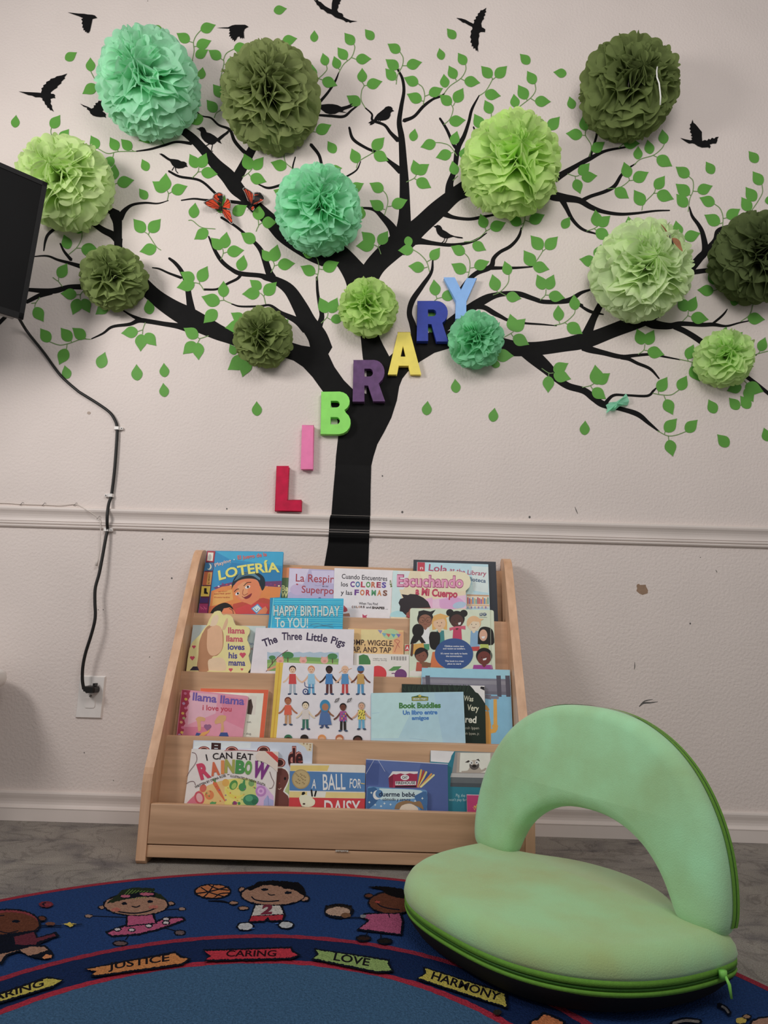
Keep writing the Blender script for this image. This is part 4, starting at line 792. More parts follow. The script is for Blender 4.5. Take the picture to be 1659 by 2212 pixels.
s.text('24202a', 'When You Find', 1556, 605, 1724, 611, 22, .01)
for i, ch in enumerate('COLORS'): s.text(['6a3a30', '3a3a3a', '8a5a3a', 'a06a40', '5a4a4a', '4a3a3a'][i], ch, 1492+20*i, 635, 1508+20*i, 635, 18, .05)
s.text('24202a', 'and', 1622, 638, 1664, 639, 18, .02); s.text('3a302e', 'SHAPES', 1672, 642, 1786, 646, 19, .05); s.text('24202a', '...', 1795, 648, 1816, 648, 14, .02)
s.text('6a7a3a', 'Mia', 1858, 445, 1842, 385, 20, .01)
s.poly('a83a44', (1420,610),(1450,640),(1455,660),(1435,672),(1418,670)); s.poly('9c6a54', (1400,690),(1470,682),(1478,712),(1398,712)); s.poly('b23a5a', (1588,690),(1608,704),(1632,696),(1622,712),(1630,730),(1590,730)); s.done()
s = book('', 'pastel paperback with large pink lettering over a dark-haired boy, top row', 0, 3, [(849,1232),(1006,1237),(1006.5,1339),(844,1335)], 'e0c4a4')
s.reg = 'd'; s.poly('b9d3e6', (285,300),(330,302),(345,480),(420,720),(268,716)); s.poly('c9d6dc', (330,302),(440,306),(380,470),(345,470)); s.poly('e8ccaa', (520,310),(935,320),(940,480),(620,470), curve=4); s.poly('e0b0c8', (640,560),(760,540),(940,520),(942,640),(640,640)); s.poly('c994c0', (700,560),(860,540),(930,600),(880,640),(720,640), curve=4); s.poly('d8a0c0', (560,560),(640,540),(640,640),(600,640)); s.ell('9cb4cc', 880, 610, 60, 30, -10)
s.poly('9ccbe6', (268,680),(330,660),(420,690),(420,716),(268,714), curve=3)
s.text('9c3c68', 'Escuchando', 321, 440, 918, 452, 100, .055); s.text('e58aab', 'Escuchando', 319, 437, 914, 449, 94, .022); s.text('b3294f', 'a Mi Cuerpo', 485, 516, 862, 546, 62, .045, arc=-4)
s.poly('231a20', (335,590),(350,555),(380,545),(362,512),(420,520),(440,510),(500,515),(560,545),(600,580),(625,635),(560,640),(520,650),(440,640),(415,690),(400,700),(370,670),(345,665),(350,620)); s.poly('8c4a38', (415,690),(440,640),(620,632),(600,720),(400,720)); s.ell('8c4a38', 425, 700, 22, 28); s.line('c23a5a', 8, (420,700),(432,720)); s.done()
# --- second row
s = book('', 'pale grey-blue book, mostly hidden behind the yellow die-cut book', 1, 0, [(417,1350),(574,1352.5),(566,1453),(404,1450)], 'b3c3c3')
s.reg = 'c'; s.text('5a6a8c', 'on', 566, 965, 610, 970, 28, .01); s.text('b05a5a', 'oi', 575, 1010, 606, 1012, 26, .01); s.done()
s = book('', 'foil blue hardback with silver capitals, standing tall in the second row', 1, 1, [(586,1291.5),(742,1293),(737,1440),(569,1440)], '27a9cf', hard=True, thick=.0085, spine='1a7fa6', gloss=.22)
s.reg = 'c'; rr = random.Random(5)
for i in range(26):
    y = 560 + 9.5*i; s.line(['3fc4e0', '1b8fb8', '5ed3ea', '1f9cc6'][i % 4], 4, (800, y+rr.uniform(-3, 3)), (1000+rr.uniform(-80, 80), y), (1200, y+rr.uniform(-3, 3)), (1410, y+3))
s.poly('1a86ae', (768,545),(786,545),(760,820),(742,820)); s.line('7fdcec', 5, (792,548),(768,820))
s.text('56707c', 'HAPPY BIRTHDAY', 793, 706, 1388, 710, 92, .03); s.text('c3cdc8', 'HAPPY BIRTHDAY', 791, 703, 1384, 706, 86, .012); s.text('c3cdc8', 'To YOU!', 803, 806, 1100, 812, 84, .014); s.line('4a7a8c', 4, (1120,790),(1180,775),(1240,790),(1320,785)); s.line('4a7a8c', 4, (1150,812),(1230,795),(1330,812)); s.done()
s = book('', 'cream book with a red badge, just a sliver left of the children cover', 1, 0, [(874,1391),(888,1392),(887,1460),(873,1458)], 'b5ab8a'); s.reg = 'd'; s.poly('b52c35', (398,968),(432,965),(432,1018),(390,1022)); s.text('e8ddd0', 'A', 398, 1008, 428, 1010, 30, .03); s.done()
s = book('', 'orange party book reading WIGGLE and TAP, middle of the second row', 1, 0, [(752,1357),(871.6,1361.5),(872,1452),(748,1450)], 'e3ad72')
s.reg = 'd'; s.poly('ecc184', (0,830),(200,830),(240,920),(0,930)); s.poly('dd9868', (300,860),(376,850),(374,1050),(280,1045)); s.ell('a8c08a', 265, 870, 75, 48)
for i, (x, y) in enumerate(((172,845),(208,872),(245,878),(290,880),(335,880))): s.poly(['8a86b0', '6fa0b4', 'c05a50', '4f9ab0', '7c6aa8'][i], (x-24,y-14),(x+20,y-8),(x+2,y+22))
s.line('b0564a', 5, (345,990),(320,950),(300,930),(320,920),(345,935),(325,965),(300,1030))
s.text('3a2320', 'STOMP, WIGGLE,', -160, 962, 290, 978, 48, .014); s.text('3a2320', 'CLAP, AND TAP', -150, 1028, 268, 1038, 48, .014); s.done()
s = book('', 'white back cover with a bar code and red and purple fruit, second row', 1, 1, [(765,1411),(883.7,1414),(883,1461),(762,1457)], 'd6cec8')
s.reg = 'd'; s.poly('3f7a44', (-20,1065),(20,1050),(60,1062),(84,1110),(84,1142),(-20,1142)); s.text('6a6462', 'wiggle tap clap', 105, 1092, 230, 1096, 10, .01); s.text('6a6462', 'stomp along', 105, 1108, 230, 1110, 10, .01)
for i in range(16): s.poly('3a3638', (270+8.5*i, 1070), (270+8.5*i+(2 if i % 3 else 5), 1070), (270+8.5*i+(2 if i % 3 else 5), 1106-4*(i < 5)), (270+8.5*i, 1106-4*(i < 5)))
s.ell('c8313a', 150, 1225, 78, 72); s.poly('4f8a48', (245,1195),(290,1160),(362,1158),(330,1190),(280,1200)); s.ell('6d3a72', 355, 1235, 55, 52); s.line('6d3a72', 8, (275,1222),(300,1222),(330,1240)); s.done()
s = book('', 'glossy white picture book with pigs in a landscape strip, second row', 1, 2, [(553,1356),(765,1359.5),(762.5,1446),(540.5,1454)], 'd3cdd2', gloss=.18, thick=.007)
s.reg = 'c'; s.text('3b2f4c', 'The', 706, 985, 832, 940, 66, .03); s.text('3b2f4c', 'Three', 866, 922, 1048, 920, 66, .026); s.text('3b2f4c', 'Little', 1084, 922, 1272, 942, 66, .026); s.text('3b2f4c', 'Pigs', 1302, 950, 1425, 985, 64, .026)
s.poly('9fb4c4', *[(735+i*32, 1028 + 5*((i*5) % 3)) for i in range(21)], (1378,1100),(1365,1200),(740,1200)); s.poly('6f9a52', (735,1100),(900,1080),(1100,1075),(1375,1090),(1365,1200),(735,1200)); s.poly('88ae5c', (735,1130),(950,1105),(1370,1125),(1365,1160),(735,1165))
for x, y, r in ((920,1060,52),(1320,1070,45),(780,1080,30)): s.ell('3f7c46', x, y, r, r*.62); s.line('5a4030', 8, (x, y+20), (x, y+60))
for x in (850, 1057, 1248): s.ell('d99a8c', x, 1105, 34, 30); s.ell('c77f76', x+2, 1112, 14, 10); s.poly('cf8a7e', (x-30,1085),(x-14,1078),(x-24,1068)); s.poly('cf8a7e', (x+14,1078),(x+30,1085),(x+28,1066))
s.line('6a3038', 5, (725,1205),(790,1120),(850,1060),(918,1014)); s.line('c99070', 20, (740,1190),(800,1165),(850,1150)); s.done()
o = [(8,1250),(10,1195),(22,1090),(38,1000),(62,945),(95,910),(128,880),(160,830),(196,788),(215,740),(240,698),(262,670),(290,660),(315,662),(330,690),(345,702),(370,694),(405,702),(428,725),(436,760),(452,790),(500,796),(540,798),(568,808),(580,835),(576,862),(560,890),(556,925),(570,955),(582,990),(580,1030),(568,1065),(575,1100),(590,1145),(585,1180),(565,1208),(560,1250)]
s = book('', 'yellow die-cut board book with scalloped outline and hearts, left end of the second row', 1, 2, None, 'e2c886', 'c', .012, outline=o, gloss=.15)
s.poly('a87650', (150,870),(200,800),(270,790),(330,830),(345,900),(335,1000),(290,1060),(240,1080),(215,1195),(110,1195),(118,1060),(125,950), curve=4); s.poly('cfa27c', (200,830),(260,790),(320,810),(335,900),(330,1000),(290,1050),(230,1060),(195,990), curve=4); s.poly('d9b794', (210,1195),(205,1110),(250,1085),(320,1080),(355,1110),(360,1195), curve=3)
s.poly('d8b99a', (222,800),(245,720),(285,695),(300,730),(275,790), curve=3); s.poly('caa27e', (330,830),(355,760),(378,725),(382,770),(355,830), curve=3); s.poly('30263a', (40,1195),(70,1160),(110,1160),(125,1195))
for t, y, x, c in (('llama', 862, 384, 'b8435a'), ('llama', 935, 368, 'b8435a'), ('loves', 1008, 382, '4b4685'), ('his', 1085, 388, '4b4685'), ('mama', 1150, 388, '4b4685')): s.text(c, t, x, y, x + (78 if t == 'his' else 150), y+3, 52, .03)
for x, y, r in ((78,985,17),(64,1085,22),(408,1190,18),(508,1186,12),(515,1058,28)):
    for d in (-.45, .45): s.ell('c0405a', x+d*r, y-.3*r, r*.55, r*.5)
    s.poly('c0405a', (x-r*.95, y-.1*r), (x+r*.95, y-.1*r), (x, y+r))
s.done()
s = book('', 'pale green board book crowded with cartoon children around a blue circle, second row right', 1, 1, [(886,1313.5),(1066.5,1318),(1070.5,1463),(883.5,1460)], 'c3cdb5', radius=5, thick=.0085)
s.reg = 'd'; s.poly('d6cfc8', (436,1245),(440,1200),(560,1170),(560,1250))
def bust(hx, hy, r, skin, hair, top, tx0, tx1, ty0, ty1, style=0):
    s.poly(top, (tx0+8, ty0), (tx1-8, ty0), (tx1, ty1), (tx0, ty1)); s.line(skin, r*.5, (hx, hy+r*.7), (hx, ty0+8))
    s.ell(hair, hx, hy-r*.18, r*1.1, r*1.08); 
    if style == 1: s.poly(hair, (hx-r*1.15, hy-.1*r), (hx-r*1.05, hy+1.15*r), (hx-r*.5, hy+1.0*r), (hx-r*.5, hy), (hx+r*.5, hy), (hx+r*.6, hy+1.0*r), (hx+r*1.15, hy+1.1*r), (hx+r*1.15, hy-.1*r))
    s.ell(skin, hx, hy+r*.14, r*.92, r*.92)
    for d in (-.33, .33): s.ell('2a1c18', hx+d*r, hy+.05*r, r*.06, r*.08, n=8)
    s.line('7a3a30', r*.07, (hx-.2*r, hy+.5*r), (hx, hy+.58*r), (hx+.2*r, hy+.5*r))
bust(575, 745, 66, '8a5a44', '1c1818', 'dcd8d4', 530, 620, 812, 960); s.poly('1c1818', (508,730),(515,665),(560,655),(620,668),(668,652),(640,690),(632,720),(590,690),(540,700)); s.poly('3f8a62', (535,960),(610,958),(612,1010),(535,1010))
for d in (-1, 1): s.line('5a3a2c', 4, *[(575+d*30+26*cos(a), 742+24*sin(a)) for a in (0, 1.05, 2.1, 3.14, 4.2, 5.25, 6.28)])
bust(702, 765, 60, 'e0ac88', 'd9a04e', '2f7f80', 670, 750, 838, 960, 1); s.poly('d9a04e', (640,760),(650,705),(710,685),(790,710),(745,730),(690,740))
s.ell('15110f', 796, 678, 34, 32); s.ell('15110f', 920, 684, 34, 32); bust(858, 742, 64, '4a2a24', '15110f', 'b82f58', 818, 905, 812, 940); s.poly('c8506c', (790,815),(850,800),(935,795),(935,830),(860,815),(795,840)); s.poly('e9dcd4', (870,768),(896,762),(890,785),(872,788))
bust(1010, 780, 58, 'e8c0a4', 'e2a878', '7aa0c0', 975, 1062, 842, 985); s.poly('e2a878', (945,790),(968,735),(1020,725),(1100,735),(1060,760),(1000,755),(960,800)); s.poly('b83a3a', (980,985),(1062,980),(1060,1020),(985,1020))
s.poly('15110f', (1045,960),(1050,850),(1080,808),(1130,806),(1175,830),(1190,890),(1180,965), curve=3); s.ell('c99a80', 1095, 880, 36, 52); s.poly('f0e8e0', (1078,892),(1110,888),(1105,908),(1085,910)); s.poly('a9b84e', (1068,960),(1140,962),(1145,1000),(1068,1000))
s.ell('14110f', 510, 838, 52, 60); s.poly('14110f', (470,880),(540,890),(580,950),(540,950),(520,920),(490,950),(440,960),(450,920)); s.poly('c9963a', (470,960),(560,950),(570,1040),(455,1050)); s.line('5a3a2a', 22, (460,960),(452,1060)); s.poly('14110f', (608,900),(620,855),(655,848),(700,858),(708,920),(690,990),(650,1010),(618,980), curve=3); s.poly('c96a34', (640,1030),(700,1020),(740,1170),(615,1165))
s.ell('2f4f86', 832, 1048, 172, 140, n=44)
for t, y, a, b in (('Children notice race', 984, 748, 920), ('and racism as toddlers.', 1006, 734, 934), ("It's never too early to begin", 1050, 714, 952), ('the conversation.', 1074, 760, 908), ('This book is a great', 1118, 752, 920), ('place to start!', 1142, 774, 896)): s.text('d5d9e4', t, a, y, b, y+1, 14, .02)
bust(540, 1060, 56, '7d4a38', '1f1614', 'b24f3c', 490, 600, 1120, 1200); s.poly('1f1614', (478,1060),(490,1010),(540,995),(606,1015),(560,1025),(510,1050)); s.poly('7a5236', (545,1115),(628,1130),(620,1165),(545,1165)); bust(1102, 1075, 66, '6b3028', '15110f', '9c3a8c', 1000, 1180, 1146, 1185); s.poly('f0e4dc', (1090,1092),(1126,1082),(1120,1100),(1094,1106))
s.poly('2f3f70', (1062,684),(1086,680),(1086,704),(1062,704)); s.ell('2f3f70', 1106, 692, 17, 13); s.text('c3cdb5', 'FI', 1066, 699, 1084, 699, 12, .03); s.text('c3cdb5', 'ST', 1096, 698, 1116, 698, 12, .03); s.line('3a4a6a', 2, (1058,716),(1128,718)); s.line('a8b09a', 3, (1158,656),(1166,1180)); s.done()
# --- third row
s = book('', 'orange-edged white reader behind the pink board book, third row', 2, 0, [(433,1487),(580,1490.5),(569.5,1596),(421,1594)], 'dcd3c4', hard=True, thick=.007)
s.reg = 'e'; s.poly('dc5a34', (345,195),(955,208),(952,240),(342,226)); s.poly('dc5a34', (915,208),(955,208),(912,640),(872,640)); s.poly('cfc8bd', (770,258),(848,264),(836,432),(762,424)); s.poly('4a3a34', (775,300),(800,290),(815,360),(800,430),(762,424)); s.text('4a4440', 'cat.', 760, 503, 802, 504, 18, .005); s.text('4a4440', '- dog.', 735, 608, 802, 610, 18, .005); s.done()
s = book('', 'pink board book with a scalloped red spine strip, left end of the third row', 2, 1, [(392.5,1489),(537,1503.5),(523.5,1595),(381,1590)], 'd98ba0', radius=6, thick=.0074)
s.reg = 'e'; s.poly('e3a3b2', (250,230),(500,250),(480,420),(230,520)); s.poly('cf7a92', (520,260),(760,290),(730,560),(560,480)); s.poly('c76f8a', (200,540),(420,540),(400,632),(180,632))
s.poly('a32f4c', (180,208),(256,214), *[(250-5.6*i + (9 if i % 2 else -6), 240 + 30*i) for i in range(14)], (176,640),(132,634))
for i, (x, y) in enumerate(((208,240),(214,292),(194,330),(212,372),(186,418),(196,462),(172,498),(184,545),(178,590),(156,612))): s.ell(['c9688c', 'e3b04a', 'b48ab0', 'c9688c', 'e3a84a', 'a8a070', 'e09a6a'][i % 7], x, y, 14, 12, 20)
s.text('6a55a0', 'llama llama', 272, 302, 735, 345, 68, .03, arc=-3); s.text('b8384f', 'i love you', 362, 388, 622, 402, 46, .02)
s.poly('c99a68', (300,470),(330,448),(385,460),(380,490),(345,490),(350,560),(325,580),(315,500), curve=3); s.poly('c99a68', (470,490),(510,440),(570,440),(570,480),(550,500),(555,570),(525,590),(530,510),(480,515), curve=3); s.poly('38508c', (290,632),(310,590),(350,600),(350,632)); s.poly('38508c', (505,632),(525,590),(585,590),(600,632)); s.ell('8a5a80', 395, 535, 20, 18); s.ell('8a5a80', 422, 535, 20, 18); s.poly('8a5a80', (377,545),(440,545),(408,578)); s.poly('d59a4a', (330,620),(360,590),(400,580),(430,560),(420,590),(370,625)); s.done()
s = book('', 'light blue picture book with grey and yellow pipes, right end of the third row', 2, 0, [(911.5,1442.4),(1101.5,1447),(1109,1612),(906,1607)], '79b3d6', hard=True, thick=.0070)
s.reg = 'f'; s.poly('8cc0de', (712,12),(1100,20),(1500,30),(1500,110),(712,90)); s.poly('777583', (712,92),(1500,112),(1508,255),(712,232)); s.poly('86848f', (712,110),(1500,132),(1502,165),(712,142)); s.poly('686674', (712,205),(1505,226),(1508,255),(712,232))
for x in (760, 1395, 1475): s.poly('504e5c', (x-18,80),(x+22,80),(x+30,270),(x-8,270)); 
s.poly('686674', (1270,250),(1330,252),(1330,295),(1275,285)); s.poly('777583', (1320,262),(1400,264),(1398,290),(1322,288)); s.poly('d79d3a', (1352,292),(1382,292),(1386,520),(1390,560),(1372,590),(1330,598),(1325,560),(1352,552)); s.poly('c98f34', (1275,400),(1310,400),(1330,520),(1330,700),(1285,700)); s.ell('d79d3a', 1366, 535, 28, 22); s.poly('b98a40', (1275,345),(1290,345),(1318,385),(1300,400),(1275,380)); s.done()
s = book('', 'dark green-black book with a torn white corner, third row', 2, 1, [(868,1477.4),(1047.4,1482),(1050,1609),(867,1605)], '1d2a22', thick=.0062)
s.reg = 'f'; rr = random.Random(2)
for i in range(40): x = 545 + 15*i; s.line(['2c4030', '263a2c', '1a2620'][i % 3], 6, (x, 160+rr.uniform(0, 30)), (x+rr.uniform(-20, 20), 215+rr.uniform(0, 30)))
s.poly('d6d0cf', (1140,168),(1200,170),(1272,172),(1276,330),(1245,280),(1215,240),(1190,228),(1170,200)); s.poly('1d1a20', (1240,178),(1270,182),(1272,215),(1232,195)); s.text('d8d3b8', 'Was', 1085, 305, 1170, 312, 46, .016); s.text('d8d3b8', 'Very', 1115, 390, 1218, 400, 52, .016); s.text('e4dfc4', 'red', 1098, 500, 1198, 505, 58, .03); s.text('a8a898', 'osh Ippen', 1098, 560, 1222, 562, 24, .004); s.text('a8a898', 'sh Ippen, jr.', 1098, 608, 1228, 612, 22, .004); s.done()
s = book('', 'white hardback with yellow spine and rows of tiny children holding hands, third row', 2, 2, [(596.5,1430.5),(808,1438.5),(802,1602),(583.5,1597)], 'd3ced6', hard=True, thick=.010, spine='d8a82c', gloss=.25)
s.reg = 'c'; s.poly('dbb02e', (815,1122),(880,1126),(840,1405),(795,1405)); s.poly('c69820', (842,1124),(850,1124),(808,1405),(800,1405)); s.reg = 'e'; s.poly('dbb02e', (1020,0),(1082,0),(1022,650),(968,648)); s.poly('c69820', (1050,0),(1058,0),(998,650),(988,650))
s.reg = 'c'
for x, a in ((962, ('e0b090', '2a1a18', 'c23a3a', '9aa6b0')), (1130, ('e0a888', 'c97848', '8ab8d4', '5a9ac0')), (1290, ('3a2622', '14100f', '3a78b4', '5a3030')), (1432, ('e0a888', 'e0a888', '4a86b8', 'b83a3a')), (1572, ('6a3a2c', '2f6a9c', 'b89048', '4a8ab4'))):
    kid(s, x, 1408, 252, *a)
s.ell('3a4a78', 1078, 1385, 26, 28); s.ell('d3ced6', 1078, 1385, 16, 17); s.ell('3a4a78', 1078, 1385, 7, 8); s.line('3a4a78', 6, (1070,1300),(1080,1340),(1150,1350)); s.ell('2f6a9c', 1572, 1186, 32, 16); s.line('e0a888', 6, (1380,1215),(1410,1190)); s.line('e0a888', 6, (1455,1190),(1490,1175))
s.reg = 'e'
for x, y, a in ((1128, 520, ('a8643f', '6a3020', 'd0573a', 'b88a60')), (1285, 560, ('e4c0a0', '1a1616', 'c9c0ba', '2f6a5a')), (1455, 545, ('8a5a3c', '2f7fa8', '4a6a9c', '3a4a7a')), (1622, 575, ('6a3a2c', '14100f', 'a04a8c', '2a2422'))): kid(s, x, y, 245, *a)
s.ell('2f7fa8', 1460, 350, 46, 54); s.ell('a8704f', 1462, 362, 30, 32); s.poly('4a6a9c', (1418,420),(1500,418),(1520,520),(1405,522)); s.reg = 'f'; kid(s, 170, 560, 240, 'c99a7c', '8a8078', 'd9c23a', '5aa0c0')
for i in range(16): s.ell('2a2622', 140+(i*37) % 66, 392+(i*23) % 76, 4, 5, n=8)
for k in range(2):
    x, y = (61, 300) if k else (-50, 300)
    for q in range(3): s.line('2a2424', 3, *[(x+(14+4*q)*cos(a+q), y+(12+4*q)*sin(a)) for a in (0, 1.05, 2.1, 3.14, 4.2, 5.25, 6.28)])
for i in range(3):
    for j in range(4): s.poly(['b04a8c', '3a8aa0', 'd0a040', '4a4a9c'][(i+j) % 4], (-10+16*i, 415+22*j), (0+16*i, 415+22*j), (0+16*i, 427+22*j), (-10+16*i, 427+22*j))
s.reg = 'e'
for x, c, h in ((1130, '3a2a22', '2f6a4a'), (1275, '2a201c', '2a201c'), (1432, 'd9a37c', 'd08a4a'), (1590, 'e0b090', 'b0643c')): s.ell(h, x, 640, 36, 32); s.ell(c, x, 655, 28, 24)
s.reg = 'f'; s.ell('241a18', 135, 650, 42, 34); s.ell('5a3226', 135, 662, 34, 30); s.done()
s = book('', 'plain light blue paperback with a small green sign logo, centre of the third row', 2, 3, [(801.5,1497),(1001,1494.3),(1005.8,1608),(801.5,1602)], 'a3c6e0', thick=.006)
s.reg = 'f'; s.poly('aed0e6', (260,240),(700,230),(500,640),(260,640)); s.poly('9cbfd9', (820,235),(1080,230),(1095,680),(900,680))
s.poly('3a5a2c', (618,270),(660,262),(690,250),(712,262),(768,270),(766,306),(620,308)); s.poly('c9b23c', (624,276),(762,275),(761,302),(625,303)); s.poly('3f6a34', (628,280),(758,279),(757,298),(629,299)); s.text('e8e4d0', 'SESAME STREET', 632, 296, 754, 296, 13, .03); s.ell('c9b23c', 692, 262, 14, 8)
s.text('3f7a3c', 'Book Buddies', 506, 372, 880, 368, 46, .05); s.text('3d76b8', 'Un libro entre', 540, 430, 850, 425, 36, .045); s.text('3d76b8', 'amigos', 620, 476, 774, 474, 32, .045); s.line('8fb2cc', 2, (262,420),(330,412)); s.line('8fb2cc', 2, (600,640),(760,660)); s.done()
# --- bottom row
s = book('', 'gingerbread brown and pale blue book with outlined letters, behind the rainbow book', 3, 0, [(418,1599),(675.5,1605),(670,1747),(406,1742)], 'bcc4d2')
s.reg = 'e'; s.poly('c9d0da', (290,670),(800,680),(790,730),(285,730)); s.poly('cdbfa0', (1215,682),(1350,686),(1340,760),(1300,755),(1280,720))
for x, y in ((1270,690),(1300,694),(1328,700),(1328,720),(1322,742)): s.ell('a8875c', x, y, 8, 8)
for x, y in ((375,745),(625,745),(910,740),(1048,850)):
    for r, c in ((58, '7a2f2a'), (48, 'c88a7c'), (40, '4a2320')): s.ell(c, x, y+12, r, r*.75)
s.text('3a1f1f', 'El', 440, 748, 525, 752, 62, .06)
for b, c in ((.12, '7a2f2a'), (.085, 'c88a7c'), (.05, '7a2f2a'), (.02, '35191a')): s.text(c, 'de', 1128, 885, 1262, 885, 150, b)
s.poly('a8b878', (1090,1000),(1140,980),(1150,1140),(1100,1160)); s.poly('e8dccc', (985,905),(1080,900),(1130,935),(1145,1000),(1120,1070),(1100,1120),(1140,1150),(1140,1250),(985,1250), curve=2); s.poly('6a3a33', (985,915),(1075,910),(1122,942),(1135,1000),(1110,1065),(1085,1120),(1128,1158),(1135,1250),(985,1250), curve=2); s.ell('1d1210', 1102, 1003, 10, 14); s.line('d8b8a0', 5, (1040,1095),(1055,1098),(1068,1088)); s.ell('a04a3c', 1052, 1045, 6, 6); s.done()
s = book('', 'white book with a rainbow coloured title and painted fruit and vegetables, bottom row left', 3, 1, [(414,1617.5),(601,1623.5),(592,1744),(397.5,1737)], 'dbcbc6', thick=.008)
s.reg = 'e'
s.poly('d7917c', (200,1245),(250,1190),(330,1110),(420,1060),(520,1025),(520,1245)); s.poly('e2b06a', (330,1110),(420,1060),(520,1025),(610,1008),(610,1245),(330,1245)); s.poly('dcc760', (560,1015),(640,1002),(760,1000),(760,1245),(560,1245)); s.poly('b9c46c', (700,1000),(800,1010),(850,1030),(850,1245),(700,1245)); s.poly('c7a6cc', (845,1028),(930,1075),(1000,1160),(1002,1245),(845,1245)); s.poly('c9697c', (205,1245),(250,1190),(300,1150),(320,1245))
s.ell('c04a58', 335, 1175, 44, 60, -15); s.ell('e0a0a0', 335, 1175, 28, 42, -15); s.ell('c8604c', 368, 1090, 30, 36, 20); s.ell('cf7840', 425, 1150, 40, 42); s.ell('dd9a5a', 415, 1130, 18, 20); s.line('cf6432', 30, (470,1040,36), (515,1120,30), (565,1205,8)); s.line('5a9440', 8, (475,1035),(455,1005)); s.line('5a9440', 8, (478,1035),(480,1000)); s.ell('d9a040', 570, 1040, 32, 34); s.line('e0c440', 26, (575,1100,10),(610,1150,28),(670,1170,28),(728,1150,8)); s.ell('4a8a3e', 640, 1060, 34, 46, 30); s.ell('9ab850', 645, 1068, 20, 30, 30); s.ell('3f8a4c', 720, 1080, 34, 36); s.line('3f8a4c', 24, (730,1060,30),(738,1015,14)); s.ell('6f9c5a', 800, 1045, 26, 28)
s.ell('b27ab8', 885, 1115, 48, 48); s.ell('d0a0d0', 885, 1115, 30, 30); s.ell('b27ab8', 885, 1115, 14, 14); s.ell('2f7a58', 795, 1195, 70, 52); s.ell('4a9a70', 780, 1180, 34, 28); s.ell('256a4a', 830, 1210, 28, 24); s.poly('9aa0cc', (945,1150),(960,1180),(1000,1200),(995,1245),(910,1245),(912,1200)); s.line('7a80b0', 5, (950,1160),(955,1240)); s.ell('8a3a6a', 650, 1228, 20, 24); s.ell('3a8a4a', 690, 1225, 12, 14); s.ell('4a9a5a', 455, 1225, 26, 14)
rr = random.Random(9)
for i in range(26): s.ell(['c8603a', '5a9a48', 'd0a040', '8a5a9c'][i % 4], rr.uniform(380, 880), rr.uniform(1070, 1235), 6, 6, n=8)
for t, x0, y0, x1, y1 in (('I', 400, 842, 410, 840), ('CAN', 455, 832, 630, 822), ('EAT', 668, 826, 812, 838), ('A', 845, 850, 895, 868)): s.text('241d20', t, x0, y0, x1, y1, 56, .012)
for i, ch in enumerate('RAINBOW'):
    xs = [(345,440),(440,520),(528,558),(560,650),(655,740),(735,800),(800,935)][i]; y = [1008,975,955,945,950,955,975][i]; y2 = [980,962,955,948,955,962,1010][i]
    s.text(['c23558', 'c8603a', 'd08040', '9a9a40', '3f8a44', '5a9a40', '7a2f7c'][i], ch, xs[0], y, xs[1], y2, 130 if i in (0, 6) else 108, .055)
s.text('3a2f30', 'WRITTEN BY OLENA ROSE', 295, 1085, 572, 978, 20, .012, arc=6); s.text('3a2f30', '-', 583, 974, 605, 972, 22, .02); s.text('3a2f30', 'ILLUSTRATED BY INDIRA ZULETA', 612, 978, 925, 1062, 20, .012, arc=9)
s.line('5a3038', 4, (268,768),(300,780),(312,830),(290,880),(245,940),(222,985)); s.line('5a3038', 4, (215,1050),(250,1030),(285,1030),(300,1062)); s.line('5a3038', 4, (965,940),(980,990),(1002,1040),(985,1085),(960,1090))
s.poly('d2c2b4', (838,800),(860,768),(905,755),(1042,765),(1035,945),(985,900),(940,870),(900,850),(850,840)); s.poly('c23a35', (925,758),(985,762),(1040,810),(1038,862)); s.line('b84a4c', 4, (560,752),(700,748),(860,756)); s.done()
s = book('', 'striped blue, yellow and red book with a gold medal, bottom row', 3, 1, [(627,1648.6),(789.5,1652.5),(787,1749),(623.5,1744)], 'd3ccc4', thick=.0078, radius=3)
s.reg = 'e'; s.poly('d9b860', (1150,885),(1500,885),(1480,935),(1150,935)); s.poly('d3ccc4', (1500,880),(1822,890),(1820,950),(1490,940)); s.poly('4a78ac', (1145,935),(1820,952),(1818,1122),(1142,1110)); s.poly('d9be78', (1142,1118),(1820,1130),(1818,1180),(1138,1172)); s.poly('d8d2c8', (1300,1122),(1470,1124),(1460,1172),(1300,1170)); s.poly('c13038', (1138,1172),(1818,1182),(1815,1290),(1134,1280))
s.ell('a0895a', 1245, 1008, 82, 88); s.ell('b39c6a', 1245, 1008, 72, 78)
for i in range(18): s.ell('8a744a', 1200+(i*41) % 92, 960+(i*29) % 96, 8, 5, n=8)
s.text('dcd8d6', 'A', 1340, 1090, 1380, 1092, 82, .012); s.text('dcd8d6', 'BALL', 1442, 1105, 1645, 1100, 140, .01); s.reg = 'f'; s.text('dcd8d6', 'FOR', 62, 1085, 165, 1090, 82, .012); s.line('d0b060', 8, (165,1045),(196,1050)); s.reg = 'e'
s.text('e0d8d4', 'DAISY', 1452, 1330, 1775, 1335, 132, .012)
s.poly('ddd4b8', (1228,1180),(1245,1150),(1290,1150),(1320,1160),(1350,1180),(1370,1200),(1365,1235),(1330,1255),(1262,1255),(1240,1225), curve=4); s.poly('1a1818', (1250,1150),(1255,1125),(1275,1120),(1284,1135),(1268,1150)); s.line('1a1818', 14, (1345,1160),(1338,1105)); s.line('1a1818', 14, (1368,1160),(1380,1115)); s.ell('4a3a34', 1272, 1230, 12, 8); s.line('4a4038', 7, (1245,1255),(1275,1258)); s.done()
s = book('', 'teal picture book with a small grey animal at a window, bottom row right', 3, 0, [(930.5,1621),(1110,1627),(1100,1760),(924.5,1753)], '1f7488', thick=.0085)
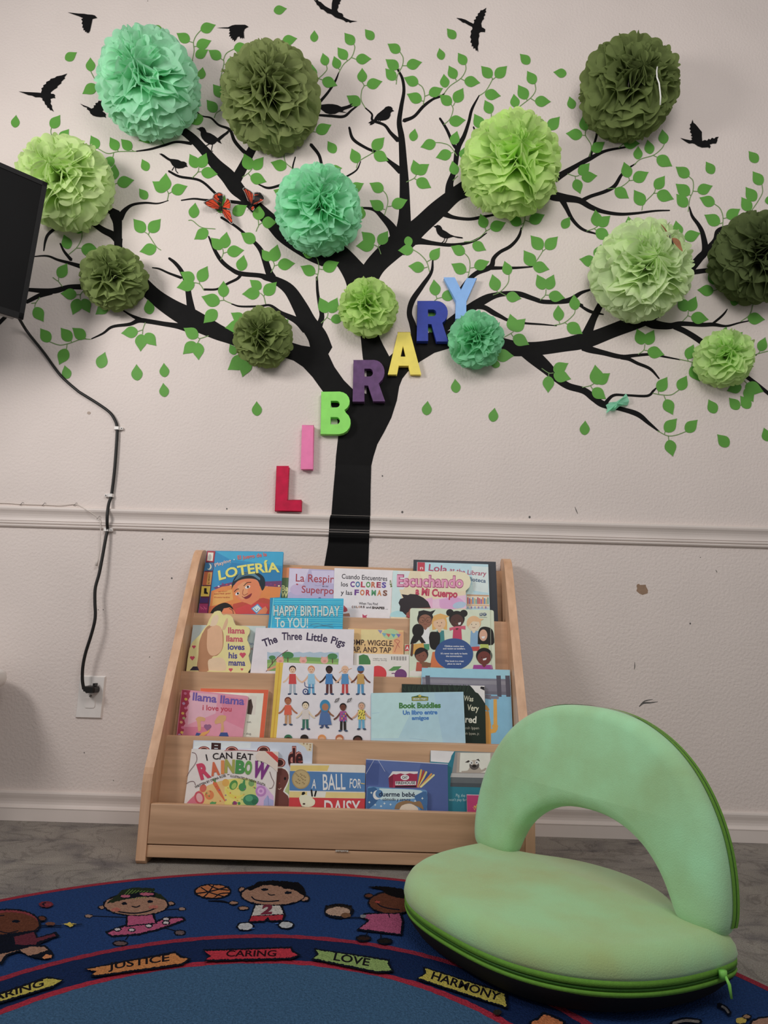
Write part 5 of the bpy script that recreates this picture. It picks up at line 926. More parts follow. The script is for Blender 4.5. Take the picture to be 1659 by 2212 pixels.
s.reg = 'f'; s.poly('2a8296', (1390,780),(1505,785),(1480,900),(1390,1000)); s.poly('d3cfd0', (790,750),(1000,760),(975,800),(968,830),(950,862),(790,850)); s.poly('8f8a88', (1010,765),(1385,770),(1390,990),(975,985)); s.poly('a89a90', (1030,768),(1355,772),(1352,955),(1020,950)); s.poly('d5d2c8', (1055,772),(1325,775),(1320,950),(1045,945)); s.poly('b0aeac', (975,955),(1390,960),(1385,1000),(965,992)); s.poly('5f6468', (970,990),(1390,1000),(1360,1085),(965,1075)); s.poly('484e54', (968,1040),(1375,1050),(1360,1085),(965,1075))
s.poly('a89c90', (1065,935),(1120,930),(1140,900),(1180,880),(1225,900),(1245,925),(1285,905),(1280,930),(1225,950),(1120,950),(1070,945), curve=3); s.ell('5a5250', 1180, 885, 44, 40); s.ell('b0a498', 1180, 862, 36, 26); s.ell('e6e2dc', 1155, 862, 15, 15); s.ell('e6e2dc', 1203, 858, 15, 15); s.ell('2a2422', 1156, 863, 6, 6); s.ell('2a2422', 1202, 859, 6, 6); s.ell('2a2422', 1180, 890, 20, 14)
s.poly('3a3230', (1096,858),(1128,838),(1142,848),(1125,860)); s.poly('3a3230', (1195,835),(1218,826),(1232,850),(1214,842))
s.text('9cc0c8', 'Pig, the', 1015, 1165, 1098, 1168, 26, .005); s.text('9cc0c8', "won't play fair", 952, 1203, 1112, 1205, 24, .005); s.done()
s = book('', 'slate blue picture book with a red box sign and a fan of pencils, bottom row', 3, 1, [(790.6,1639),(967,1650.5),(968.3,1755),(789.3,1750)], '4a5c94', thick=.008, radius=3)
s.reg = 'f'; s.poly('5468a0', (300,840),(700,870),(680,940),(420,960)); s.poly('40528a', (212,860),(330,870),(320,1060),(212,1060)); s.poly('b0b4c8', (212,826),(944,870),(944,878),(212,834))
s.line('b8bccc', 3, (285,830),(210,960)); s.line('b8bccc', 3, (320,838),(380,940))
s.poly('9c2448', (412,1000),(452,945),(672,945),(668,1085),(420,1085)); s.poly('7c1c3a', (412,1000),(452,960),(452,1085),(418,1085)); s.poly('d8cccc', (408,996),(448,938),(676,940),(672,958),(640,962),(600,955),(560,966),(520,956),(480,966),(456,962)); s.ell('ddd2d2', 558, 993, 38, 24); s.text('2a1a24', 'CAT', 534, 1004, 584, 1004, 22, .03); s.poly('ddd6d2', (472,1028),(658,1026),(658,1060),(472,1062)); s.text('2a1a24', 'FIREHOUSE', 478, 1055, 652, 1052, 24, .025); s.poly('2a1a24', (470,1070),(660,1066),(660,1082),(470,1084))
for i in range(6): s.line(['d9a838', 'a8382e', 'e0c060', '344a8c', 'd08a34', 'e0c888'][i], 16, (676+5*i, 1078), (705+23*i, 925+9*i))
s.done()
s = book('', 'small starry blue board book with a white crescent moon, front of the bottom row', 3, 2, [(793.5,1698.5),(923,1706.5),(922.3,1753),(791.5,1749)], '5c8cba', thick=.0085, radius=6)
s.reg = 'f'; s.poly('b8cfe0', (330,1090),(700,1110),(650,1180),(340,1190), curve=4); s.poly('355f90', (225,1090),(300,1085),(320,1190),(240,1270),(218,1270), curve=3); s.poly('3a6698', (640,1160),(752,1120),(752,1285),(700,1285), curve=3); s.ell('dfe6ec', 308, 1150, 36, 42); s.ell('4a78a8', 328, 1140, 34, 36)
s.text('1f2a44', 'duerme bebé', 325, 1162, 648, 1166, 42, .022); s.text('1f2a44', 'cómodo y seguro', 358, 1200, 608, 1202, 24, .02)
for x, y in ((292,1238),(345,1250),(375,1225),(650,1205),(715,1180),(240,1215),(258,1130),(430,1235)): s.poly('c9d9e6', (x,y-12),(x+4,y-3),(x+12,y),(x+4,y+4),(x,y+12),(x-4,y+4),(x-12,y),(x-4,y-3))
s.poly('8a6a48', (465,1275),(480,1235),(520,1210),(580,1200),(640,1212),(690,1205),(715,1240),(725,1280),(690,1262),(640,1240),(600,1225),(540,1240),(510,1275), curve=3); s.poly('dcc0aa', (505,1290),(530,1245),(590,1228),(640,1240),(680,1290), curve=2); s.done()
s = book('', 'magenta book with curved yellow words, partly behind the chair, bottom row', 3, 2, [(1008.5,1716),(1088,1719),(1085,1758),(1009.5,1755)], 'b4346c', thick=.0085)
s.reg = 'f'; s.poly('e0a8b8', (1113,1145),(1310,1150),(1310,1156),(1113,1152)); s.text('d9a848', '¡Me gusta', 1182, 1285, 1345, 1175, 30, .01, arc=-6); s.text('d9a848', 'l', 1252, 1298, 1262, 1270, 22, .01); s.done()

# ------------------------------------------------------------------ round classroom rug
RC = Vector((-0.147, -1.180, 0)); RZ = 0.008
def ring(mb, r0, r1, m, z=RZ, n=360, jit=0.0012):
    v = []
    for k in range(n):
        a = 2*pi*k/n
        for r in (r0, r1): q = r + (RND.uniform(-1, 1)*jit if 0 < r < .8 else 0); v.append((RC.x + q*cos(a), RC.y + q*sin(a), z))
    mb.add(v, [(2*k, 2*k+1, (2*k+3) % (2*n), (2*k+2) % (2*n)) for k in range(n)], m)
def rug_map(px, py, off): return at_z(px, py, RZ + off)
mb = MB()
ring(mb, 0.8015, 0.8145, yarn('8e2236')); ring(mb, 0.0, 0.413, yarn('365a7c')); 
ring(mb, 0.500, 0.8025, yarn('1c3a6c'), RZ-.0002); ring(mb, 0.410, 0.504, yarn('12264e'), RZ-.0001); ring(mb, 0.4935, 0.5065, yarn('8c2138'), RZ+.0001); ring(mb, 0.4050, 0.4180, yarn('a01f38'), RZ+.0001)
n = 180; v = []
for k in range(n):
    a = 2*pi*k/n
    for r, z in ((0.8145, RZ), (0.8175, RZ-.002), (0.8170, 0.0)): v.append((RC.x + r*cos(a), RC.y + r*sin(a), z))
mb.add(v, [(3*k+j, 3*k+j+1, (3*k+j+4) % (3*n), (3*k+j+3) % (3*n)) for k in range(n) for j in (0, 1)], yarn('351522'))
s = Sheet(rug_map, 'r', mats=yarn, step=0.00002, base=2, mb=mb, fuzz=3.2)
N_, SKN, BRN = '0b1220', '96705c', '5c3222'
# dancing child with green hair
s.line(N_, 6, (900,470),(780,465),(660,460)); s.line(N_, 6, (1120,425),(1200,415),(1290,410)); s.line(N_, 7, (930,590),(900,630)); s.line(N_, 7, (1180,545),(1270,570))
s.ell(N_, 636, 460, 32, 14); s.ell('8d7267', 636, 460, 26, 10); s.ell(N_, 1305, 410, 28, 14); s.ell('8d7267', 1305, 410, 22, 10); s.ell(N_, 862, 656, 58, 22); s.ell('5f4a4a', 862, 656, 46, 14); s.ell(N_, 1290, 580, 42, 22); s.ell('5f4f52', 1290, 580, 32, 15)
s.poly(N_, (750,575),(900,520),(1110,500),(1180,465),(1320,465),(1330,495),(1150,560),(1000,598),(800,612)); s.poly('a84a70', (770,580),(900,535),(1110,512),(1185,480),(1305,475),(1312,488),(1150,545),(1000,585),(805,598))
s.poly(N_, (905,440),(1100,435),(1128,515),(898,540)); s.poly('a84a70', (920,448),(1088,442),(1112,508),(912,528))
for x, y in ((842,556),(945,560),(1066,530),(1190,482),(1190,508)): s.ell(N_, x, y, 30, 15); s.ell('b8b0b4', x, y, 20, 9)
s.ell(N_, 725, 398, 24, 14); s.ell(SKN, 728, 398, 18, 10); s.ell(N_, 1225, 370, 30, 16); s.ell(SKN, 1222, 370, 24, 11); s.ell(N_, 975, 378, 238, 82); s.ell(SKN, 975, 380, 226, 74)
s.poly('1f2a1c', (760,372),(850,300),(870,275),(960,255),(1110,262),(1100,285),(1160,310),(1195,345),(1130,335),(1090,318),(1000,318),(930,335),(880,345),(820,362)); 
for i in range(9): s.line('5a7a34', 5, (880+20*i, 340-3*abs(4-i)), (900+22*i, 300), (930+22*i, 270+2*i))
s.poly(N_, (855,310),(930,305),(990,290),(1115,290),(1110,325),(1000,322),(930,335),(865,330)); s.ell('a8546c', 900, 318, 34, 10); s.ell('a8546c', 1050, 303, 50, 11)
s.ell(N_, 890, 370, 20, 10); s.ell(N_, 1076, 356, 20, 10); s.line(N_, 7, (945,390),(975,396),(1003,386)); s.line(N_, 8, (815,408),(850,428),(960,440),(1060,425),(1125,398)); s.ell('a86054', 830, 415, 35, 14); s.ell('a86054', 1100, 395, 35, 12)
# basketball
s.ell(N_, 1525, 283, 134, 54); s.ell('b0683a', 1525, 283, 122, 46)
s.line(N_, 9, (1400,300),(1500,285),(1640,250)); s.line(N_, 9, (1460,325),(1500,285),(1530,240)); s.line(N_, 8, (1440,255),(1500,290),(1600,320)); s.line(N_, 8, (1540,325),(1580,300),(1650,295)); s.line(N_, 8, (1500,240),(1560,265),(1640,275))
s.line(N_, 6, (1520,350),(1600,352),(1660,375))
# boy in the white shirt
s.reg = 's'; s.line(N_, 6, (0,350),(90,355),(150,365)); s.ell(N_, 182, 366, 36, 15); s.ell(SKN, 182, 366, 28, 10); s.ell(N_, 252, 403, 42, 17); s.ell(SKN, 252, 403, 33, 12)
s.ell(N_, 265, 535, 66, 32); s.ell('aeb0b4', 265, 535, 54, 24); s.ell(N_, 556, 524, 60, 30); s.ell('aeb0b4', 556, 524, 48, 22); s.line('2f5590', 10, (310,550),(330,548)); s.line('2f5590', 10, (480,515),(500,512))
s.poly(N_, (330,372),(525,370),(555,455),(535,500),(440,502),(420,490),(400,505),(280,508),(305,455)); s.poly('a52233', (310,462),(540,452),(528,488),(445,490),(425,468),(400,494),(298,496)); s.poly('b5afaa', (340,382),(512,378),(540,446),(312,458))
s.ell(N_, 240, 272, 28, 22); s.ell(SKN, 244, 272, 22, 16); s.ell(N_, 692, 335, 36, 22); s.ell(SKN, 688, 335, 28, 15); s.ell(N_, 465, 305, 238, 82); s.ell(SKN, 465, 308, 226, 72)
s.poly('0a0c12', (270,265),(330,235),(350,215),(450,205),(560,212),(645,220),(690,260),(700,325),(660,300),(610,270),(540,262),(520,250),(450,238),(390,242),(340,262),(300,278))
s.ell(N_, 403, 270, 24, 10); s.ell(N_, 572, 293, 26, 10); s.line(N_, 7, (428,300),(445,310),(475,308)); s.line(N_, 9, (310,322),(340,345),(420,356),(505,350)); s.text('6e2438', '2', 375, 446, 455, 442, 62, .05, shear=.3)
# doll face and child in the pink dress
s.ell(N_, 935, 425, 108, 54); s.ell('2a221c', 935, 410, 90, 36); s.ell('a88a78', 930, 428, 88, 32); s.ell('6a4a34', 985, 455, 36, 18)
for i in range(8): s.ell('0f0f14', 850+24*i, 390-10*sin(i*.45), 12, 8)
s.line(N_, 6, (1000,470),(1100,470)); s.ell(N_, 1112, 620, 58, 24); s.ell('2c1c18', 1112, 620, 44, 15); s.ell(N_, 1265, 640, 58, 24); s.ell('1c1816', 1265, 640, 44, 15); s.line(N_, 8, (1140,580),(1125,610)); s.line(N_, 8, (1235,590),(1240,625))
s.poly(N_, (1115,440),(1385,430),(1400,500),(1390,600),(1060,562),(1140,492),(1095,475)); s.poly('a34a70', (1132,448),(1370,440),(1388,500),(1375,588),(1082,550),(1160,490),(1115,468)); s.line(N_, 7, (1290,440),(1300,470)); s.ell('7a7a80', 1110, 462, 22, 12)
s.ell(N_, 1150, 315, 36, 18); s.ell(BRN, 1152, 315, 28, 12); s.ell(N_, 1320, 362, 178, 84); s.ell(BRN, 1320, 365, 166, 74); s.poly('0a0a0e', (1145,250),(1240,245),(1380,262),(1480,300),(1480,345),(1360,330),(1290,312),(1240,270)); s.line(N_, 8, (1200,350),(1230,385),(1290,405),(1370,415)); s.ell('9a3a34', 1213, 360, 18, 9)
# child at the left
s.reg = 'r'; s.ell('6a2430', 330, 375, 52, 22); s.ell(N_, 330, 375, 30, 10); s.ell('7a2a38', 345, 378, 28, 12)
s.ell(N_, 300, 478, 36, 20); s.ell(BRN, 298, 478, 28, 14); s.ell(N_, 70, 515, 226, 108); s.ell('7c3038', 70, 500, 200, 82); s.ell(BRN, 75, 525, 205, 92); s.ell(N_, 115, 498, 30, 9); s.line(N_, 7, (0,570),(60,582),(130,565)); s.line(N_, 7, (-10,460),(30,455))
s.poly(N_, (-40,600),(250,560),(270,610),(400,575),(430,600),(300,650),(260,690),(100,720),(-40,720)); s.poly('5c2432', (100,610),(245,575),(262,620),(385,588),(400,602),(270,645),(250,670),(110,665)); s.line(N_, 7, (255,560),(300,530),(440,530)); s.ell('6a4030', 360, 515, 36, 12)
s.poly('c0a83a', (440,518),(480,515),(500,502),(515,512),(550,518),(525,528),(500,538),(488,526)); s.line(N_, 5, (520,522),(590,518))
s.poly(N_, (-20,790),(-10,720),(120,695),(210,665),(330,670),(370,710),(390,745),(340,770),(250,760),(140,715),(60,740),(10,810)); s.poly(SKN, (-20,780),(-10,735),(130,706),(215,680),(320,682),(345,705),(250,735),(200,745),(140,702),(40,735),(0,790)); s.poly('c07848', (305,755),(330,735),(372,740),(368,760),(320,768))
# banners with words
s.poly(N_, (600,838),(1255,712),(1300,745),(1370,765),(1310,812),(690,896),(645,892),(675,858)); s.poly('b8743a', (622,842),(1250,727),(1288,757),(1350,766),(1298,800),(690,883),(662,880),(692,856)); s.text('15131a', 'JUSTICE', 775, 845, 1215, 780, 48, .022, shear=.15)
s.poly(N_, (-30,1020),(335,893),(460,915),(385,970),(-30,1095)); s.poly('b0a23c', (-30,1035),(332,907),(445,920),(380,958),(-30,1080)); s.text('15131a', 'SHARING', -190, 1118, 315, 960, 46, .022, shear=.2)
s.reg = 's'; s.poly(N_, (-40,700),(595,680),(615,712),(665,740),(595,770),(-30,786),(0,745)); s.poly('b02438', (-25,712),(588,692),(602,720),(645,740),(588,758),(-12,773),(18,745)); s.text('2a0a14', 'CARING', 125, 750, 485, 748, 42, .022, shear=.15)
s.poly(N_, (755,690),(1300,770),(1300,800),(1335,860),(1205,868),(735,772),(775,735)); s.poly('7f9a54', (770,702),(1288,782),(1284,802),(1315,850),(1210,855),(757,764),(792,735)); s.text('15131a', 'LOVE', 895, 775, 1150, 818, 52, .022, shear=.1)
s.reg = 't'; s.fuzz = 2.2; s.poly(N_, (130,1245),(498,1360),(512,1435),(98,1302),(135,1276)); s.poly('b0a23a', (140,1254),(490,1366),(500,1425),(112,1297),(146,1277)); s.text('15131a', 'HARMONY', 165, 1300, 465, 1398, 34, .022, shear=.05)
s.poly(N_, (600,1490),(640,1470),(660,1448),(690,1455),(730,1470),(765,1490),(760,1520),(600,1520)); s.poly('b86a3a', (612,1492),(645,1480),(665,1458),(690,1465),(720,1478),(750,1494),(748,1515),(612,1515))
s.line(N_, 22, (1230,1500),(1290,1482),(1360,1490)); s.line('77706c', 12, (1240,1498),(1290,1486),(1352,1490)); s.line(N_, 20, (1440,1415),(1470,1430),(1490,1455)); s.line('6c6a6c', 10, (1455,1422),(1472,1434),(1484,1450)); s.ell('b0983a', 1540, 1485, 24, 14); s.ell(N_, 1565, 1468, 22, 12); s.ell('8a6a50', 1565, 1468, 16, 8); s.ell(N_, 1665, 1500, 90, 34); s.ell(SKN, 1665, 1500, 78, 26); s.ell('2a2420', 460, 1448, 20, 12)
tag(mb.build('classroom_rug', None, (RC.x, RC.y, 0)), 'round blue children\'s rug with red rings and cartoon children, on the grey carpet', 'rug')

# ------------------------------------------------------------------ folding green floor chair
CM = Vector((0.355, -0.645, 0)); CU = Vector((0.564, -0.826, 0)).normalized(); CV = Vector((-0.826, -0.564, 0)).normalized(); CZ = Vector((0, 0, 1))
plush = pm('green_plush', lin('8aab7c', 1.5), .08, 9, .92, .35, 500, .0015, spec=.1, sheen=.35, rgb2=lin('8fc096', 1.5), detail=5)
plush_seat = pm('worn_green_plush', lin('95a368', 1.45), .08, 7, .92, .35, 500, .0015, spec=.1, sheen=.35, rgb2=lin('8cb584', 1.45), detail=5)
zipm = pm('zip_tape_green', lin('5f8f33', 1.3), .08, 200, .8, .4, 700, .001); zipd = pm('zip_teeth_green', lin('34601d', 1.2), .15, 500, .5); basem = pm('black_base_cloth', (0.006, 0.006, 0.008), .2, 200, .9)
def refine(pts, step):
    out = []
    for i, p in enumerate(pts):
        q = pts[(i+1) % len(pts)]; k = max(1, int(hypot(q[0]-p[0], q[1]-p[1])/step))
        out += [(p[0]+(q[0]-p[0])*j/k, p[1]+(q[1]-p[1])*j/k) for j in range(k)]
    return out
def smooth(pts, n):
    for _ in range(n): pts = [((pts[i-1][0]+2*p[0]+pts[(i+1) % len(pts)][0])/4, (pts[i-1][1]+2*p[1]+pts[(i+1) % len(pts)][1])/4) for i, p in enumerate(pts)]
    return pts
def inset(pts, d):
    n = len(pts); steps = max(1, int(d/.0025)); cur = list(pts)
    for _ in range(steps):
        nx = []
        for i, p in enumerate(cur):
            a, b = cur[i-2], cur[(i+2) % n]; dx, dy = b[0]-a[0], b[1]-a[1]; l = hypot(dx, dy) or 1
            nx.append((p[0]-dy/l*d/steps, p[1]+dx/l*d/steps))
        cur = smooth(nx, 1 if d < .004 else 3)
    return cur
def sup(a, b, p, t0, t1, n):
    return [(a*abs(cos(t))**(2/p)*(1 if cos(t) >= 0 else -1), b*abs(sin(t))**(2/p)*(1 if sin(t) >= 0 else -1)) for t in [t0+(t1-t0)*i/n for i in range(n+1)]]
def puffy(mb, outline, frame, prof, m, cap_m=None):
    """stacked rings: prof = [(inset, height)], both ends closed"""
    O, U, V, Nn = frame; n = len(outline); base = []
    for d, h in prof:
        ins = inset(outline, d) if d else outline
        base += [O + U*x + V*y + Nn*h for x, y in ins]
    fs = []; mb.weld = True
    for r in range(len(prof)-1):
        for i in range(n): fs.append((r*n+i, r*n+(i+1) % n, (r+1)*n+(i+1) % n, (r+1)*n+i))
    for (d, h), off in ((prof[0], 0), (prof[-1], (len(prof)-1)*n)):
        ins = inset(outline, d) if d else outline
        fs += [tuple(i + off for i in (f if off else f[::-1])) for f in tess([ins])]
    mb.add(base, fs, m, True)
HW, VF, IW, IH = 0.250, 0.290, 0.163, 0.108
RB = -.030
seat_out = [(x*1.03, y) for x, y in sup(HW, VF, 2.35, 0, pi/2, 30)] + [(x*1.08, y) for x, y in sup(HW, VF, 2.9, pi/2, pi, 30)[1:]] + [(-HW*1.08, RB), (-IW-.004, RB)] + [(x, -y) for x, y in sup(IW, IH, 2.1, pi, 0, 30) if y > -RB+.004] + [(IW+.004, RB), (HW*1.03, RB)]
seat_out = smooth(refine(seat_out, .006), 30)
chair = empty('floor_chair', (CM.x, CM.y, 0), 'lime green plush folding floor chair with arched backrest, standing half on the rug', 'chair')
fr = (Vector((CM.x, CM.y, 0)), CU, CV, CZ)
mb = MB(); puffy(mb, seat_out, fr, [(.010, .058), (.002, .062), (0.0, .068), (.002, .078), (.007, .087), (.014, .093), (.020, .0965), (.026, .0985)], plush_seat); mb.build('seat_cushion', chair)
mb = MB(); n = len(seat_out); v = []
for k, h in ((.80, RZ+.002), (.84, RZ+.003), (.90, .018), (.95, .031), (.98, .040), (.985, .0435)): v += [fr[0] + CU*(x*k) + CV*(.10+(y-.10)*k) + CZ*h for x, y in seat_out]
mb.add(v, [(r*n+i, r*n+(i+1) % n, (r+1)*n+(i+1) % n, (r+1)*n+i) for r in range(5) for i in range(n)], basem, True); mb.add(v[:n], [tuple(f) for f in tess([seat_out])], basem); tag(mb.build('seat_base', chair), 'black cloth underside')
mb = MB(); puffy(mb, seat_out, fr, [(.012, .0415), (.0035, .0425), (.0015, .048), (.0045, .0490)], zipm)
puffy(mb, seat_out, fr, [(.004, .0495), (.0025, .0505), (.0025, .0525), (.004, .0535)], zipd)
puffy(mb, seat_out, fr, [(.0045, .0540), (.0012, .0550), (.0012, .0625), (.012, .0640)], zipm); tag(mb.build('seat_zip_band', chair), 'darker green zip band')
# backrest: crescent leaning slightly back
BA = radians(7); BW = (CZ*cos(BA) - CV*sin(BA)); BN = CU.cross(BW)
if BN.dot(CAMP - CM) < 0: BN = -BN
oo = [(x-.011, y) for x, y in sup(.266, .287, 2.45, 0, pi, 70)]; ii = [(x, y) for x, y in sup(IW+.004, IH+.006, 2.1, pi, 0, 40)]
back_out = smooth(refine([(oo[0][0]-.004, -.014)] + oo[2:-2] + [(oo[-1][0]+.004, -.014)] + [(-IW-.004, -.014)] + ii[1:-1] + [(IW+.004, -.014)], .006), 28)
bt = 0.052
frb = (Vector((CM.x, CM.y, .0955)) - BN*.030, CU, BW, BN)
mb = MB(); puffy(mb, back_out, frb, [(.024, -.001), (.016, .001), (.008, .006), (.001, .015), (0, .022), (0, .030), (.002, .038), (.007, .0455), (.014, .050), (.022, .0528)], plush); mb.build('backrest', chair)
mb = MB()
edge = [p for p in smooth(refine(sup(.253, .285, 2.45, 0, pi, 70), .006)[:-40], 2)]
edge = [p for p in back_out if p[1] > .004 and (abs(p[0]+.011)/.266)**2.45 + (p[1]/.287)**2.45 > .72]
kk = max(range(len(edge)), key=lambda i: hypot(edge[i][0]-edge[i-1][0], edge[i][1]-edge[i-1][1])); edge = edge[kk:] + edge[:kk]
for h0, h1, d, m in ((.010, .0165, .0012, zipm), (.0160, .0203, .0009, zipd), (.0198, .0275, .0014, zipm)):
    P = []
    for i, p in enumerate(edge):
        a, b = edge[max(0, i-1)], edge[min(len(edge)-1, i+1)]; l = hypot(b[0]-a[0], b[1]-a[1]); nx, ny = (b[1]-a[1])/l, -(b[0]-a[0])/l
        O, U, V, Nn = frb
        for h in (h0, h1): P.append(O + U*(p[0]+nx*d) + V*(p[1]+ny*d) + Nn*h)
    mb.add(P, [(2*i, 2*i+1, 2*i+3, 2*i+2) for i in range(len(edge)-1)], m, True)
tag(mb.build('backrest_zip_band', chair), 'darker green zip band')
zp = MB(); p0 = CM + CU*.243 + CV*.085 + CZ*.056; p0 = at_z(1542, 2098, .056)
c0 = Vector((CM.x, CM.y, .056)); u_, v_ = (p0-c0).dot(CU), (p0-c0).dot(CV)
k = min(seat_out, key=lambda q: hypot(q[0]-u_, q[1]-v_)); p0 = c0 + CU*(k[0]) + CV*(k[1]); od = (p0-c0).normalized()
pull = pm('zip_pull_green', lin('6fae4e', 1.5), .05, 100, .4); ps = p0 + od*.004
tube(zp, [ps - CZ*.004, ps + CZ*.006], .0055, pull, 10); tube(zp, [ps + od*.004, ps + od*.007 - CZ*.008 + CU*.002, ps + od*.007 - CZ*.024 + CU*.004], [.002, .0024, .0016], pull, 8); zp.build('zip_pull', chair)

# ------------------------------------------------------------------ television
TVA, TVT = radians(42), radians(10); tn = Vector((sin(TVA), -cos(TVA), 0)); tu = Vector((cos(TVA), sin(TVA), 0))
td = -CZ*cos(TVT) - tn*sin(TVT); tf = (tn*cos(TVT) - CZ*sin(TVT)).normalized()
TC_ = Vector((-0.942, -0.250, 1.675)); TW_, THt = 0.66, 0.380
tvp = pm('television_plastic', (0.006, 0.006, 0.0065), .2, 120, .45, spec=.2); scr_ = pm('television_screen', (0.0045, 0.0045, 0.005), .1, 10, .5, spec=.12)
tc_ = TC_ - tu*TW_/2 + td*THt/2
tv = empty('television', tc_, 'black flat television on a wall arm at the left edge, tilted downwards', 'television')
def obox(mb, O, a, b, c, a0, a1, b0, b1, c0, c1, m):
    v = [O + a*x + b*y + c*z for x in (a0, a1) for y in (b0, b1) for z in (c0, c1)]
    mb.add(v, [(0,1,3,2),(4,6,7,5),(0,4,5,1),(2,3,7,6),(0,2,6,4),(1,5,7,3)], m)
mb = MB(); bz = .012
for a0, a1, b0, b1 in ((-TW_, 0, 0, bz), (-TW_, 0, THt-.016, THt), (-TW_, -TW_+bz, 0, THt), (-bz, 0, 0, THt)): obox(mb, TC_, tu, td, tf, a0, a1, b0, b1, -.010, .0, tvp)
mb.build('bezel', tv)
mb = MB(); obox(mb, TC_, tu, td, tf, -TW_+bz, -bz, bz, THt-.016, -.009, -.002, scr_); mb.build('screen', tv)
mb = MB(); obox(mb, TC_, tu, td, tf, -TW_+.004, -.004, .004, THt-.004, -.030, -.0105, tvp); obox(mb, TC_, tu, td, tf, -TW_+.15, -.22, .14, THt-.03, -.06, -.030, tvp); mb.build('back_shell', tv)
mb = MB(); obox(mb, TC_, tu, td, tf, -TW_+.01, -.02, THt+.0002, THt+.0016, -.028, -.004, pm('grey_plastic', (.2, .19, .18), .1, 50, .5)); mb.build('bottom_strip', tv)
mb = MB(); ac = tc_ - tf*.06; tube(mb, [ac, ac - tf*.05, Vector((ac.x-.05, -.03, ac.z+.01)), Vector((ac.x-.05, -.002, ac.z+.01))], .014, tvp, 10); obox(mb, Vector((ac.x-.05, -.004, ac.z+.01)), Vector((1, 0, 0)), CZ, Vector((0, -1, 0)), -.04, .04, -.08, .08, -.004, .004, tvp); mb.build('wall_arm', tv)

# ------------------------------------------------------------------ cables, clips and outlet
rub = pm('black_rubber', (0.010, 0.0095, 0.009), .15, 90, .45, spec=.35); wp_ = pm('white_plastic', (.80, .77, .74), .03, 60, .35); stl = pm('wire_paint', (.68, .62, .57), .05, 90, .5); nailm = pm('nail_steel', (.25, .24, .23), .1, 90, .4, metal=.6)
path = [(40,686,.05),(60,718,.012),(95,762,.006),(130,810,.006),(165,842,.006),(178,851,.006),(210,871,.006),(235,889,.006),(247,905,.006),(253,925,.006),(251,970,.007),(247,1020,.007),(241,1068,.007),(235,1088,.014),(232,1110,.022),(231.5,1130,.020),(232,1145,.012),(228,1165,.016),(220,1210,.022),(214,1240,.026),(206,1270,.030),(205,1300,.032),(206,1325,.033),(204,1345,.034),(196,1375,.034),(185,1410,.034),(179,1440,.034),(178,1468,.034),(181,1489,.033)]
cord = empty('power_cable', at_y(181, 1489, -.03), 'black power cord running from the television down the wall to the outlet', 'cable')
mb = MB(); tube(mb, [at_y(x, y, -d) for x, y, d in catmull(path, 6)], .0042, rub, 10); mb.build('cable', cord)
mb = MB()
def zb(reg, x, y): a, b, k = 150, 1430, 15.08; return (a + x/k, b + y/k)
pl = [(440,800),(500,785),(640,790),(760,800),(815,820),(835,880),(830,960),(800,1010),(720,1022),(540,1020),(500,965),(450,960),(440,900)]
A = [at_y(*zb(0, *q), -.036) for q in pl]; c = sum(A, Vector())/len(A); n = len(A)
B = [Vector((p.x + (c.x-p.x)*-.04, -.008, p.z)) for p in A]; F2 = [Vector((c.x+(p.x-c.x)*.82, -.041, c.z+(p.z-c.z)*.8)) for p in A]
mb.add(F2 + A + B, [tuple(range(n))] + [(i, (i+1) % n, n+(i+1) % n, n+i) for i in range(n)] + [(n+i, n+(i+1) % n, 2*n+(i+1) % n, 2*n+i) for i in range(n)], rub)
box(mb, c.x+.006, c.x+.012, -.03, -.012, c.z+.009, c.z+.016, rub); mb.build('plug', cord)
for i, (x, y, w) in enumerate(((253.5, 926, 'beside the bend high on the wall'), (240, 1071, 'just above the rail'), (231.5, 1145, 'just below the rail'))):
    p = at_y(x, y, -.004 if i < 2 else -.006); r = empty('cable_clip', (p.x, 0, p.z), 'small white nail clip holding the black cord ' + w, 'cable clip', 'white cable clips')
    mb = MB(); q = [(-.0085, 0), (-.0085, -.004), (-.006, -.012), (.006, -.012), (.0085, -.004), (.0085, 0)]; dy = (0, -.001, -.004)[i]
    v = [(p.x+a, b+dy, p.z+s_) for s_ in (-.0045, .0045) for a, b in q]; mb.add(v, [(k, k+1, k+7, k+6) for k in range(5)] + [tuple(range(6)), tuple(range(6, 12))], wp_)
    box(mb, p.x+(.0085 if i != 1 else -.017), p.x+(.017 if i != 1 else -.0085), dy-.008, -.0, p.z-.004, p.z+.004, wp_, .001); mb.build('saddle', r)
    mb = MB(); sx = p.x + (.013 if i != 1 else -.013); tube(mb, [(sx, -.001, p.z), (sx, dy-.010, p.z)], .0016, nailm, 8); mb.build('nail', r)
wire = empty('white_wire', at_y(100, 1090, -.003), 'thin white painted wire stapled along the top of the rail with a dangling end', 'cable')
wpts = [(-20,1086,.003),(20,1087,.003),(45,1089,.003),(95,1090.5,.003),(130,1091.5,.004),(162,1089,.004),(175,1094,.013),(186,1101,.0195),(196,1107,.0195),(212,1119,.015),(216,1128,.013),(217,1145,.014),(216.5,1175,.012),(215,1195,.010),(211,1210,.010)]
mb = MB(); tube(mb, [at_y(x, y, -d) for x, y, d in catmull(wpts, 5)], .0011, stl, 6); mb.build('strand', wire)
mb = MB(); tube(mb, [at_y(211.5, 1207, -.010), at_y(208, 1222.5, -.010)], [.0028, .0036], stl, 10); mb.build('wire_end', wire)
